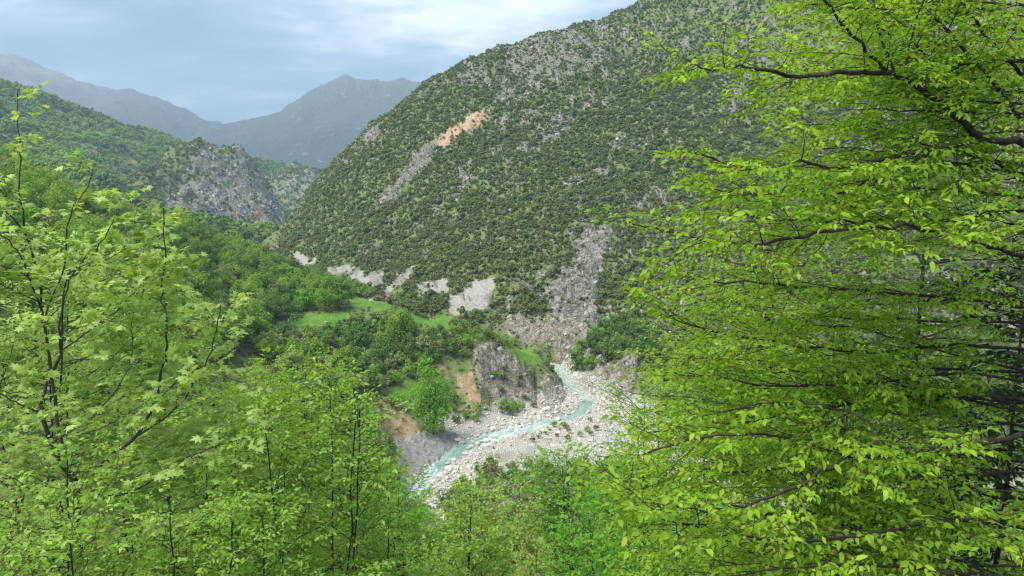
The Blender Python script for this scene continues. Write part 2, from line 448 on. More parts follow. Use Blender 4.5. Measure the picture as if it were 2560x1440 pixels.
TER = Polar(-44, 46, 620, 1.5, 780, 540)
_f = rbf_fit(PC)
Z0 = blur(_f(TER.X, TER.Y), 5)
RD = river_dist(TER.X, TER.Y)
PXg, PYg = proj(TER.X, TER.Y, Z0)

POLY = dict(
 scree=[[(735, 640), (800, 645), (775, 668), (740, 664)], [(812, 682), (872, 666), (882, 680), (830, 694)], [(858, 702), (898, 668), (908, 698), (880, 707)], [(898, 712), (928, 683), (962, 678), (956, 712), (930, 718)],
        [(963, 732), (1030, 668), (1046, 670), (987, 737)], [(1033, 722), (1072, 702), (1122, 698), (1118, 730), (1062, 738)], [(1115, 774), (1128, 745), (1180, 712), (1242, 686), (1228, 750), (1180, 776), (1128, 790)]],
 rock=[[(1450, 572), (1535, 566), (1505, 680), (1485, 760), (1505, 805), (1400, 805), (1368, 750), (1400, 690), (1440, 640)], [(1230, 812), (1300, 800), (1450, 800), (1490, 830), (1445, 900), (1400, 925), (1390, 862), (1300, 850)],
       [(925, 525), (950, 488), (1010, 438), (1048, 380), (1085, 350), (1085, 400), (1040, 450), (990, 505)], [(895, 362), (945, 312), (960, 325), (915, 368)],
       [(1178, 872), (1220, 858), (1262, 890), (1292, 908), (1332, 930), (1345, 1005), (1290, 1012), (1200, 985), (1188, 930)], [(1365, 940), (1402, 935), (1415, 1030), (1345, 1042), (1350, 985)],
       [(1425, 950), (1560, 908), (1600, 878), (1595, 930), (1565, 1005), (1480, 978)]],
 orange=[[(1075, 372), (1100, 342), (1190, 285), (1228, 268), (1218, 305), (1150, 345), (1105, 378)]],
 slate=[[(990, 1098), (1060, 1078), (1142, 1080), (1145, 1110), (1080, 1160), (1040, 1185), (1005, 1185)]],
 earth=[[(940, 1000), (990, 1005), (1040, 1055), (1062, 1085), (1000, 1102), (955, 1065)], [(1085, 905), (1112, 905), (1135, 955), (1180, 928), (1190, 985), (1235, 1005), (1200, 1010), (1140, 975)], [(575, 770), (605, 790), (600, 830), (570, 820)]],
 mead=[[(715, 800), (780, 788), (872, 778), (880, 800), (800, 818), (735, 822)], [(865, 750), (930, 742), (995, 760), (960, 780), (895, 772)], [(1025, 790), (1100, 793), (1145, 808), (1130, 818), (1040, 808)],
       [(1275, 868), (1330, 878), (1375, 908), (1300, 902)], [(955, 985), (1040, 945), (1055, 985), (980, 1000)], [(748, 965), (800, 920), (835, 908), (795, 962), (760, 990)]])
def mask(kind, px, py, Y, wob=9.0, ylim=(90, 700)):
    ox = (fbm(px / 22.0, py / 22.0, 51, 3) - 0.5) * wob * 3; oy = (fbm(px / 22.0, py / 22.0, 87, 3) - 0.5) * wob * 3
    m = np.zeros(px.shape, bool)
    for pl in POLY[kind]: m |= inside(pl, px + ox, py + oy)
    return (m & (Y > ylim[0]) & (Y < ylim[1])).astype(float)
hill = sstep(238, 262, TER.Y) * sstep(-170, -120, TER.X + 0 * TER.Y) * (PXg > 640)
hill = np.maximum(hill, ((PXg > 1440) & (TER.Y > 196)).astype(float)) * (Z0 > 2)
hill = blur(hill, 6)
m_or0 = blur(mask('orange', PXg, PYg, TER.Y, 5), 1); m_scree = blur(mask('scree', PXg, PYg, TER.Y), 1); m_rock = blur(mask('rock', PXg, PYg, TER.Y), 2); m_or = blur(mask('orange', PXg, PYg, TER.Y, 5), 1)
POLY['tan'] = [POLY['rock'][4], POLY['rock'][5], POLY['rock'][6], POLY['rock'][1]]
m_tan = blur(mask('tan', PXg, PYg, TER.Y), 2)
m_slate = blur(mask('slate', PXg, PYg, TER.Y, 4), 1); m_earth = blur(mask('earth', PXg, PYg, TER.Y, 6), 1); m_mead = blur(mask('mead', PXg, PYg, TER.Y, 4), 1)
m_grav = sstep(2.6, 1.5, Z0) * sstep(80, 95, TER.Y) * (1 - m_slate) * (TER.Y < 300)
def covers(px, py, h, kinds=('mead', 'scree', 'slate', 'orange', 'earth')):
    m = np.zeros(np.shape(px), bool)
    for k in kinds:
        for pl in POLY[k]:
            for f in (0.0, 0.3, 0.6, 0.88): m |= inside(pl, px, py - h * f)
    return m
# diagonal rock bands on the right hillside
def bands(px, py):
    s = (px + py * 0.9); t = (px - py * 1.1)
    return fbm(s / 190.0, t / 520.0, 7, 5, 0.6)
bandv = bands(PXg, PYg)
speck = fbm(PXg / 17.0, PYg / 14.0, 33, 3, 0.65)
hrock = hill * 0.8 * sstep(0.47, 0.65, bandv * 0.5 + speck * 0.5 + 0.045 * sstep(250, 80, PYg))
a_rock = np.clip(np.maximum(m_rock, hrock), 0, 1)
# relief
rough = ridged(TER.X / 26.0 + TER.Y / 60.0, TER.Y / 34.0, 5, 5)
rough2 = ridged(TER.X / 7.0, TER.Y / 9.0 + Z0 / 5.0, 15, 4)
Z = Z0 + hill * (1 - blur(m_scree, 8)) * ((rough - 0.55) * 6.5 + (rough2 - 0.5) * 2.6 * (0.35 + a_rock))
Z += m_rock * (rough2 - 0.55) * 2.6 + m_rock * (ridged(TER.X / 2.8, TER.Y / 3.4 + Z0 / 2.2, 25, 4) - 0.5) * 3.0
Z += (m_slate + m_earth) * (ridged(TER.X / 2.2, Z0 / 1.0 + TER.Y / 5.0, 35, 3) - 0.5) * 1.3 + m_or * (ridged(TER.X / 6, TER.Y / 6 + Z0 / 4, 36, 3) - .6) * 7
Z += (1 - hill) * (1 - m_grav) * (fbm(TER.X / 9.0, TER.Y / 9.0, 61, 4) - 0.5) * 1.6 * sstep(8, 60, TER.R)
Z += m_grav * ((fbm(TER.X / 7.0, TER.Y / 5.0, 71, 4) - 0.5) * 1.1)
chan = sstep(3.0, -0.6, RD) * (Z0 < 4)
Z = Z * (1 - chan) + chan * (-0.75)
Z = np.where((RD > -0.5) & (Z < 0.22) & (TER.Y < 300), 0.22 + (0.22 - Z) * 0.2, Z)
a_litter = sstep(60, 30, TER.R)
forest_poly = [(-400, 330), (0, 400), (150, 450), (300, 500), (430, 530), (480, 560), (640, 625), (760, 700), (885, 758), (872, 772), (720, 800), (640, 870), (560, 900), (300, 1100), (-400, 1100)]
m_for = inside(forest_poly, PXg, PYg) & (TER.Y < 320)
a_litter = np.maximum(a_litter, blur(m_for.astype(float), 3) * 0.7)
M_TER = terrain_mat()
Vt = np.stack([TER.X, TER.Y, Z], -1).reshape(-1, 3)
attrs = dict(a_rock=a_rock, a_litter=a_litter, a_scree=m_scree, a_earth=m_earth, a_orange=m_or, a_slate=m_slate, a_gravel=m_grav, a_mead=m_mead, a_tan=m_tan)
obj('valley_terrain', mesh_arr('valley_terrain', Vt, TER.faces(), M_TER, True, {k: v.ravel() for k, v in attrs.items()}), kind='structure')
def gz(x, y):
    return float(TER.sample(Z, np.array([x]), np.array([y]))[0])

# base sheet to the horizon
def base_sheet():
    b = MB('far_ground'); p = b.pos(); n = b.noise(p, 0.01, 5)
    m = b.done(b.princ(b.mix(n, (0.05, 0.075, 0.03), (0.12, 0.12, 0.07)), 0.95, 0.1))
    
    obj('ground', mesh_arr('ground', [(-6000, -1500, -6), (6000, -1500, -6), (6000, 6500, -6), (-6000, 6500, -6)], [(0, 1, 2, 3)], m), kind='structure')
base_sheet()

# ---- other landforms
def landform(name, ctrl, a, na, r, nr, mat, relief, attrs_fn=None, nblur=4, ks=(2.2, 1.0)):
    g = Polar(a[0], a[1], na, r[0], r[1], nr)
    f = rbf_fit([P(*c) if len(c) == 3 and not isinstance(c, np.ndarray) else c for c in ctrl], ks)
    z0 = blur(f(g.X, g.Y), nblur)
    z = z0 + relief(g, z0)
    at = attrs_fn(g, z) if attrs_fn else None
    me = mesh_arr(name, np.stack([g.X, g.Y, z], -1).reshape(-1, 3), g.faces(), mat, True, {k: v.ravel() for k, v in at.items()} if at else None)
    obj(name, me, kind='structure')
    return g, z
def fall(sk, k=1.2, drop=0.08):
    o = []
    for q in sk:
        a = P(*q); o.append((a[0], a[1], a[2], 1)); o.append((a[0] * k, a[1] * k, a[2] - drop * a[1], 1))
    return o
def C3(lst):   # mix of pixel triplets and world points -> world
    return [np.array(P(*c)) if len(c) == 3 else np.array(c[:3]) for c in lst]
def zero_attrs(**kw):
    def fn(g, z):
        d = {k: np.zeros(z.shape) for k in ('a_rock', 'a_litter', 'a_scree', 'a_earth', 'a_orange', 'a_slate', 'a_gravel', 'a_mead', 'a_tan')}
        for k, v in kw.items(): d[k] = v(g, z)
        return d
    return fn
gh_sk = [(-600, 60, 1200), (-300, 130, 1250), (0, 226, 1350), (100, 258, 1420), (160, 288, 1500), (215, 286, 1300), (270, 306, 1350), (330, 346, 1550), (400, 372, 1650), (530, 396, 1750), (640, 412, 1850), (700, 424, 1950), (770, 438, 2050), (840, 490, 2100)]
gh = fall(gh_sk) + [(0, 400, 700), (200, 400, 800), (300, 460, 720), (400, 560, 780), (350, 540, 600), (200, 500, 500), (0, 480, 450), (450, 590, 700), (500, 560, 900), (600, 540, 1050), (700, 520, 1300), (770, 520, 1500), (-300, 380, 600), (-300, 470, 420), (-600, 350, 600),
     (120, 340, 1050), (250, 345, 1100), (420, 440, 1150), (500, 450, 1200), (600, 450, 1400), (860, 620, 1500), (860, 620, 900), (500, 560, 500), (700, 600, 700)]
GH, GHZ = landform('green_hill', C3(gh), (-46, -10.5), 250, (400, 2500), 220, M_TER,
    lambda g, z: (ridged(g.X / 160, g.Y / 220, 101, 4) - 0.55) * 26 + (fbm(g.X / 40, g.Y / 40, 103, 3) - 0.5) * 8,
    zero_attrs(a_rock=lambda g, z: sstep(0.58, 0.7, fbm(g.X / 60, g.Y / 90, 107, 4)) * 0.7, a_litter=lambda g, z: np.full(z.shape, 0.25),
               a_earth=lambda g, z: (lambda px, py: (inside([(265, 430), (330, 395), (420, 400), (370, 430), (330, 445), (280, 450)], px, py)) * sstep(0.45, 0.6, fbm(g.X / 12, g.Y / 20, 108, 3)) * 0.7)(*proj(g.X, g.Y, z))))
cn_sk = [(250, 485, 760), (330, 445, 800), (400, 402, 860), (450, 364, 890), (500, 349, 900), (538, 372, 925), (555, 390, 940), (592, 359, 975), (625, 402, 970), (660, 455, 950), (700, 520, 930), (735, 590, 900)]
cn = fall(cn_sk, 1.12, 0.12) + [(640, 600, 770), (560, 560, 760), (500, 530, 740), (420, 520, 730), (340, 500, 700), (300, 540, 600), (520, 470, 820), (450, 450, 820), (590, 480, 850), (640, 520, 840), (700, 620, 760), (500, 620, 600), (650, 660, 620), (760, 660, 850), (400, 600, 600), (200, 530, 700), (180, 570, 800), (140, 570, 760), (230, 560, 720), (140, 580, 950), (230, 560, 900), (100, 600, 850)]
def cone_relief(g, z):
    return (ridged(g.X / 55, g.Y / 80 + z / 60, 121, 5) - 0.55) * 22 + (ridged(g.X / 14, g.Y / 18 + z / 9, 125, 4) - 0.5) * 7
def cone_rock(g, z):
    px, py = proj(g.X, g.Y, z)
    n = fbm(px / 30.0, py / 26.0, 131, 4, 0.6)
    face = sstep(-60, 40, (px - 500) + (py - 380) * 0.62)
    return np.clip(sstep(0.24, 0.46, n) * face + 0.25 * sstep(0.5, 0.65, n), 0, 1)
def cone_orange(g, z):
    px, py = proj(g.X, g.Y, z)
    return blur((inside([(635, 515), (655, 508), (665, 530), (660, 575), (645, 590), (632, 545)], px + (fbm(px / 9, py / 9, 3) - .5) * 16, py)).astype(float), 1) * 0.75
CN, CNZ = landform('rocky_hill', C3(cn), (-31, -14.5), 260, (600, 1150), 200, M_TER, cone_relief, zero_attrs(a_rock=cone_rock, a_orange=cone_orange))
sm_sk = [(640, 470, 1500), (690, 448, 1500), (715, 425, 1500), (738, 416, 1500), (760, 425, 1500), (800, 438, 1520), (860, 470, 1550)]
sm = fall(sm_sk, 1.1, 0.1) + [(740, 500, 1300), (700, 500, 1300), (800, 540, 1250), (660, 560, 1250), (740, 580, 1150), (860, 600, 1200)]
SM, SMZ = landform('small_rocky_hill', C3(sm), (-20, -10), 120, (1150, 1750), 110, M_TER, lambda g, z: (ridged(g.X / 40, g.Y / 60, 141, 4) - 0.5) * 14, zero_attrs(a_rock=lambda g, z: sstep(0.4, 0.6, fbm(g.X / 14, g.Y / 22, 143, 4)) * 0.8))
M_ML = mountain_mat('left_mountain_slope', (0.24, 0.22, 0.18), (0.09, 0.105, 0.065), (0.46, 0.41, 0.33), 280, 850)
M_MR = mountain_mat('right_mountain_slope', (0.18, 0.175, 0.135), (0.08, 0.10, 0.055), (0.24, 0.21, 0.165), 150, 850)
ml_sk = [(-900, 190, 4600), (-400, 150, 4800), (-150, 140, 5000), (0, 148, 5000), (50, 155, 5000), (95, 162, 5000), (160, 180, 5000), (230, 203, 5000), (270, 222, 5000), (330, 236, 5000), (400, 272, 5000), (460, 307, 5000), (540, 337, 5000), (620, 375, 5000), (760, 440, 5000)]
ml = fall(ml_sk) + [(-900, 450, 3000), (0, 320, 3600), (200, 340, 3600), (400, 380, 3600), (540, 420, 3600), (0, 480, 2600), (300, 500, 2600), (600, 500, 2800), (800, 500, 3200), (200, 260, 4300), (0, 220, 4300)]
landform('far_mountain', C3(ml), (-46, -12), 220, (2500, 6300), 130, M_ML, lambda g, z: (ridged(g.X / 700 + g.Y / 2600, g.Y / 1500, 151, 6) - 0.55) * 165 + (ridged(g.X / 160, g.Y / 240, 152, 4) - .5) * 34, nblur=3)
mr_sk = [(420, 420, 4600), (480, 370, 4500), (530, 344, 4500), (600, 306, 4500), (660, 284, 4500), (720, 252, 4500), (800, 214, 4500), (835, 204, 4500), (866, 194, 4500), (885, 203, 4500), (912, 207, 4500), (935, 203, 4500), (985, 206, 4500), (1060, 210, 4500), (1200, 240, 4500), (1500, 300, 4500), (2000, 320, 4500)]
mr = fall(mr_sk) + [(560, 400, 3200), (700, 440, 2700), (800, 480, 2400), (900, 500, 2300), (700, 350, 3500), (850, 330, 3500), (1000, 350, 3300), (850, 270, 4000), (1000, 280, 4000), (500, 480, 2600), (700, 520, 2000), (900, 560, 1900), (1300, 450, 2600), (2000, 450, 2600)]
landform('blue_mountain', C3(mr), (-26, 20), 220, (1900, 6200), 140, M_MR, lambda g, z: (ridged(g.X / 520 + g.Y / 2600, g.Y / 1300, 161, 6) - 0.55) * 125 + (ridged(g.X / 120, g.Y / 200, 162, 4) - .5) * 30, nblur=3)

# ---- river
def river():
    b = MB('river_water'); p = b.pos()
    v = b.vec(p, (1, 1, 1)); n = b.noise(v, 0.22, 4, 0.6); rip = b.noise(v, 1.6, 4, 0.65, 0.6)
    col = b.ramp(n, [(0.3, (0.15, 0.25, 0.19)), (0.5, (0.235, 0.325, 0.26)), (0.72, (0.40, 0.46, 0.40))])
    col = b.mix(b.math('MULTIPLY', b.attr('deep'), b.map(n, 0.25, 0.6, 0.9, 0.45)), col, (0.055, 0.19, 0.14))
    foam = b.math('MULTIPLY', b.attr('foam'), b.map(rip, 0.40, 0.56))
    col = b.mix(foam, col, (0.72, 0.76, 0.74))
    rough = b.map(foam, 0, 1, 0.22, 0.7)
    m = b.done(b.princ(col, rough, 0.22, b.bump(rip, 0.7, 0.12)))
    n_c = 10; sub = 14
    ts = np.linspace(0, len(rl) - 1, (len(rl) - 1) * sub + 1)
    idx = np.arange(len(rl)); V = []; foam = []; deep = []
    for t in ts:
        a = np.array([np.interp(t, idx, rl[:, k]) for k in range(3)]); c = np.array([np.interp(t, idx, rr[:, k]) for k in range(3)])
        e = (a - c); a = a + e * 0.10; c = c - e * 0.10
        u = t / (len(rl) - 1) * 16
        fo = 0.25
        if 5.6 < t < 8.2: fo = 0.95
        elif 1.0 < t < 3.6: fo = 0.8
        elif t > 11.5: fo = 0.6
        elif 8.2 <= t < 9.6: fo = 0.35
        dp = float(np.interp(t, [2.6, 3.4, 5.0, 5.6, 8.4, 9.4, 11.0, 12.0], [0, .95, .95, .1, .1, .6, .6, .15]))
        wv = 0.10 * math.sin(t * 9.0) + 0.08 * math.sin(t * 23.0 + 1); a = a + e * wv; c = c + e * 0.09 * math.sin(t * 13.0 + 2)
        for k in range(n_c + 1):
            deep.append(dp * math.sin(PI * (k + .4) / (n_c + .8)))
            q = a + (c - a) * k / n_c
            V.append((q[0], q[1], 0.05 + 0.02 * math.sin(q[0] * 2.1 + q[1])))
            foam.append(fo * (0.6 + 0.4 * math.sin(k * 1.9 + t * 5)))
    nr = len(ts); i = (np.arange(nr - 1)[:, None] * (n_c + 1) + np.arange(n_c)[None]).ravel()
    F = np.stack([i, i + 1, i + n_c + 2, i + n_c + 1], 1)
    obj('river', mesh_arr('river', V, F, m, True, dict(foam=foam, deep=deep)), kind='structure')
river()

def haze():
    m = bpy.data.materials.new('haze_air'); m.use_nodes = True; t = m.node_tree; t.nodes.clear()
    o = t.nodes.new('ShaderNodeOutputMaterial'); v = t.nodes.new('ShaderNodeVolumePrincipled')
    v.inputs['Color'].default_value = (0.54, 0.77, 1.0, 1); v.inputs['Density'].default_value = 0.00019; v.inputs['Anisotropy'].default_value = 0.0
    t.links.new(v.outputs[0], o.inputs['Volume'])
    x0, x1, y0, y1, z0, z1 = -6200, 6200, -1600, 6700, -8, 1130
    V = [(x, y, z) for z in (z0, z1) for y in (y0, y1) for x in (x0, x1)]
    F = [(0, 2, 3, 1), (4, 5, 7, 6), (0, 1, 5, 4), (2, 6, 7, 3), (0, 4, 6, 2), (1, 3, 7, 5)]
    obj('haze', mesh_arr('haze', V, F, m), kind='stuff')
haze()
# ------------------------------------------------------------------ plant prototypes
def unit(v): return v / np.maximum(np.linalg.norm(v, axis=-1, keepdims=True), 1e-9)
def rand_dirs(rng, n): return unit(rng.normal(size=(n, 3)))
def quads_at(P0, Nn, size, rng, asp=0.7):
    """leaf-clump quads at P0 with normals Nn"""
    n = len(P0); t = unit(np.cross(Nn, rand_dirs(rng, n))); b = np.cross(Nn, t)
    s = size[:, None] * 0.5
    V = np.stack([P0 - t * s, P0 - b * s * asp + Nn * s * 0.15, P0 + t * s, P0 + b * s * asp + Nn * s * 0.15], 1).reshape(-1, 3)
    F = np.arange(n * 4).reshape(n, 4)
    return V, F
def crown_arrays(seed, w, h, z0, lobes, n, ls, shape='round', up=0.35):
    rng = np.random.default_rng(seed)
    c = []
    while len(c) < lobes:
        q = rng.uniform(-1, 1, 3)
        if np.hypot(q[0], q[1]) ** 2 + q[2] ** 2 > 1: continue
        if shape == 'cone' and np.hypot(q[0], q[1]) > 0.95 - 0.6 * (q[2] + 1) / 2: continue
        if shape == 'dome' and q[2] < -0.45: continue
        c.append(q)
    c = np.array(c) * rng.uniform(0.75, 1.22, (lobes, 1)); r = rng.uniform(0.16, 0.46, lobes)
    k = rng.integers(0, lobes, n)
    d = rand_dirs(rng, n); d[:, 2] = np.abs(d[:, 2]) * np.where(rng.random(n) < 0.78, 1, -1)
    d = unit(d)
    q = c[k] * 0.78 + d * (r[k] * rng.uniform(0.7, 1.08, n))[:, None]
    Pw = q * np.array([w / 2, w / 2, h / 2]) + np.array([0, 0, z0 + h / 2])
    nn = unit(d + rand_dirs(rng, n) * 0.75 + np.array([0, 0, up]))
    V, F = quads_at(Pw, nn, ls * rng.uniform(0.6, 1.35, n), rng)
    rn = np.repeat(np.clip(rng.random(n) * 0.55 + rng.random(lobes)[k] * 0.45, 0, 1), 4)
    return V, F, rn
def crown_mesh(name, mat, *a, **k):
    V, F, rn = crown_arrays(*a, **k)
    return mesh_arr(name, V, F, mat, False, dict(rnd=rn))
def tube_arrays(lines, k=5):
    """lines: list of (pts Nx3, radii N); all tubes, k-sided"""
    Vs = []; Fs = []; off = 0
    ang = np.linspace(0, 2 * PI, k, endpoint=False); ca, sa = np.cos(ang), np.sin(ang)
    byn = {}
    for p, r in lines: byn.setdefault(len(p), []).append((p, r))
    for n, ls in byn.items():
        Pp = np.array([l[0] for l in ls], float); R = np.array([l[1] for l in ls], float)
        T = np.empty_like(Pp); T[:, 1:-1] = Pp[:, 2:] - Pp[:, :-2]; T[:, 0] = Pp[:, 1] - Pp[:, 0]; T[:, -1] = Pp[:, -1] - Pp[:, -2]
        T = unit(T); ref = np.where(np.abs(T[..., 2:3]) > 0.9, np.array([1.0, 0.1, 0]), np.array([0.0, 0.13, 1.0]))
        A = unit(np.cross(T, ref)); B = np.cross(T, A)
        V = Pp[:, :, None, :] + R[:, :, None, None] * (A[:, :, None, :] * ca[None, None, :, None] + B[:, :, None, :] * sa[None, None, :, None])
        m = len(ls); V = V.reshape(-1, 3)
        base = (np.arange(m)[:, None, None] * n + np.arange(n - 1)[None, :, None]) * k
        j = np.arange(k)[None, None]; j2 = (j + 1) % k
        F = np.stack([base + j, base + j2, base + k + j2, base + k + j], -1).reshape(-1, 4) + off
        Vs.append(V); Fs.append(F); off += len(V)
    return np.concatenate(Vs), np.concatenate(Fs)
def bend(rng, a, b, n, wob):
    a = np.array(a, float); b = np.array(b, float); t = np.linspace(0, 1, n)[:, None]
    p = a + (b - a) * t; L_ = np.linalg.norm(b - a)
    w = rng.normal(size=(n, 3)) * wob * L_; w[0] = 0; w[-1] = 0
    return p + w
def trunk_arrays(seed, h, w, z0, r, nl=7):
    rng = np.random.default_rng(seed); ls = []
    n = 7; tr = bend(rng, (0, 0, -0.6), (rng.normal() * 0.3, rng.normal() * 0.3, z0 + (h) * 0.75), n, 0.02)
    ls.append((tr, np.linspace(r, r * 0.25, n)))
    for i in range(nl):
        k = rng.integers(2, 6); a = rng.uniform(0, 2 * PI); e = (tr[k][0] + math.cos(a) * w * 0.36, tr[k][1] + math.sin(a) * w * 0.36, min(tr[k][2] + h * rng.uniform(0.15, 0.4), z0 + h * 0.9))
        ls.append((bend(rng, tr[k], e, 5, 0.04), np.linspace(r * 0.45, r * 0.08, 5)))
    return tube_arrays(ls, 5)
PROTO = bpy.data.collections.new('plant_library')
def scatter(name, pts, rot, scl, idx, protos, kind='stuff', label=None, cat=None):
    """one object: many copies of the prototypes set on points"""
    c = bpy.data.collections.new(name + '_library')
    for i, (me) in enumerate(protos):
        o = bpy.data.objects.new('%s_%02d' % (name, i), me); c.objects.link(o)
    me = bpy.data.meshes.new(name); n = len(pts)
    me.vertices.add(n); me.vertices.foreach_set('co', np.asarray(pts, np.float32).ravel())
    a = me.attributes.new('rot', 'FLOAT_VECTOR', 'POINT'); a.data.foreach_set('vector', np.asarray(rot, np.float32).ravel())
    a = me.attributes.new('scl', 'FLOAT_VECTOR', 'POINT'); a.data.foreach_set('vector', np.asarray(scl, np.float32).ravel())
    a = me.attributes.new('idx', 'INT', 'POINT'); a.data.foreach_set('value', np.asarray(idx, np.int32))
    o = obj(name, me, kind=kind, label=label, cat=cat)
    g = bpy.data.node_groups.new(name + '_nodes', 'GeometryNodeTree')
    g.interface.new_socket('Geometry', in_out='INPUT', socket_type='NodeSocketGeometry')
    g.interface.new_socket('Geometry', in_out='OUTPUT', socket_type='NodeSocketGeometry')
    gi = g.nodes.new('NodeGroupInput'); go = g.nodes.new('NodeGroupOutput')
    ip = g.nodes.new('GeometryNodeInstanceOnPoints'); ci = g.nodes.new('GeometryNodeCollectionInfo')
    ci.inputs['Collection'].default_value = c; ci.inputs['Separate Children'].default_value = True; ci.inputs['Reset Children'].default_value = True
    def na(nm, t):
        x = g.nodes.new('GeometryNodeInputNamedAttribute'); x.data_type = t; x.inputs['Name'].default_value = nm
        return [s for s in x.outputs if s.enabled and s.name == 'Attribute'][0]
    e2r = g.nodes.new('FunctionNodeEulerToRotation')
    g.links.new(na('rot', 'FLOAT_VECTOR'), e2r.inputs[0]); g.links.new(e2r.outputs[0], ip.inputs['Rotation'])
    g.links.new(na('scl', 'FLOAT_VECTOR'), ip.inputs['Scale']); g.links.new(na('idx', 'INT'), ip.inputs['Instance Index'])
    ip.inputs['Pick Instance'].default_value = True
    g.links.new(gi.outputs[0], ip.inputs['Points']); g.links.new(ci.outputs[0], ip.inputs['Instance']); g.links.new(ip.outputs[0], go.inputs[0])
    md = o.modifiers.new('scatter', 'NODES'); md.node_group = g
    return o
def place_tree(name, tm, cm, loc, sc, rz, label, cat, group=None, tilt=0.0):
    e = bpy.data.objects.new(name, None); COL.objects.link(e)
    e.location = loc; e.rotation_euler = (tilt, 0, rz); e.scale = sc if isinstance(sc, tuple) else (sc, sc, sc); e.empty_display_size = 0.3
    tag(e, label, cat, group)
    if tm: obj('trunk', tm, e)
    obj('crown', cm, e)
    return e

M_BARK = bark_mat('grey_brown_bark', (0.05, 0.042, 0.034), (0.11, 0.10, 0.085))
M_BARKD = bark_mat('dark_bark', (0.028, 0.022, 0.018), (0.075, 0.065, 0.052))
M_SCRUB = leaf_mat('scrub_leaves', (0.125, 0.185, 0.075), (0.165, 0.23, 0.088), (0.22, 0.275, 0.11), 0.46, 1.2, False, 0.12)
M_SCRUBB = leaf_mat('brown_scrub_leaves', (0.14, 0.17, 0.07), (0.17, 0.19, 0.08), (0.20, 0.195, 0.09), 0.34, 1.1, False, 0.1)
M_WOOD = leaf_mat('wood_leaves', (0.105, 0.235, 0.028), (0.165, 0.32, 0.038), (0.24, 0.385, 0.06), 0.42, 1.3, False)
M_WOODD = leaf_mat('dark_wood_leaves', (0.065, 0.14, 0.030), (0.09, 0.185, 0.040), (0.125, 0.225, 0.05), 0.36, 1.25, False)
M_OLIVE = leaf_mat('olive_leaves', (0.16, 0.23, 0.075), (0.21, 0.285, 0.095), (0.27, 0.34, 0.125), 0.36, 1.2, False)
M_LIME = leaf_mat('lime_leaves', (0.12, 0.29, 0.03), (0.155, 0.35, 0.038), (0.20, 0.41, 0.055), 0.42, 1.3, False)
M_RUST = leaf_mat('rusty_leaves', (0.19, 0.14, 0.085), (0.22, 0.155, 0.10), (0.18, 0.175, 0.09), 0.28, 1.1, False)

# ---- rock prototypes
def rock_mesh(name, seed, mat, sub=2, ang=0.5):
    import bmesh
    rng = np.random.default_rng(seed); bm = bmesh.new(); bmesh.ops.create_icosphere(bm, subdivisions=sub, radius=1.0)
    V = np.array([v.co[:] for v in bm.verts]); F = np.array([[v.index for v in f.verts] for f in bm.faces]); bm.free()
    for _ in range(9):       # flatten against random planes: broken faces
        d = rand_dirs(rng, 1)[0]; lim = rng.uniform(0.55, 0.9) * (0.72 if ang > 0.6 else 1); s = V @ d; m = s > lim
        V[m] -= np.outer((s[m] - lim) * 0.9, d)
    V *= 1 + (rng.random((len(V), 1)) - 0.5) * 0.10
    V *= np.array([1.0, rng.uniform(0.65, 0.95), rng.uniform(0.5, 0.75)])
    return mesh_arr(name, V, F, mat, False)
def stone_mat(name, a, b_, c):
    b = MB(name); r = b.rnd(); p = b.pos(); n = b.noise(p, 2.2, 4, 0.65)
    col = b.ramp(r, [(0.0, a), (0.6, b_), (1.0, c)])
    col = b.mix(b.map(n, 0.4, 0.7, 0, 0.45), col, (a[0] * 0.6, a[1] * 0.6, a[2] * 0.58))
    return b.done(b.princ(col, 0.9, 0.2, b.bump(n, 0.8, 0.1)))
M_STONE = stone_mat('river_stone', (0.42, 0.385, 0.32), (0.60, 0.565, 0.49), (0.76, 0.73, 0.66))
M_CRAG = stone_mat('limestone_crag', (0.24, 0.23, 0.20), (0.35, 0.335, 0.295), (0.48, 0.46, 0.41))
stones = [rock_mesh('stone', 300 + i, M_STONE, 1) for i in range(6)]
crags = [rock_mesh('crag', 320 + i, M_CRAG, 2, 1.0) for i in range(6)]
boulders = [rock_mesh('boulder', 340 + i, M_STONE, 2) for i in range(5)]

rng = np.random.default_rng(11)
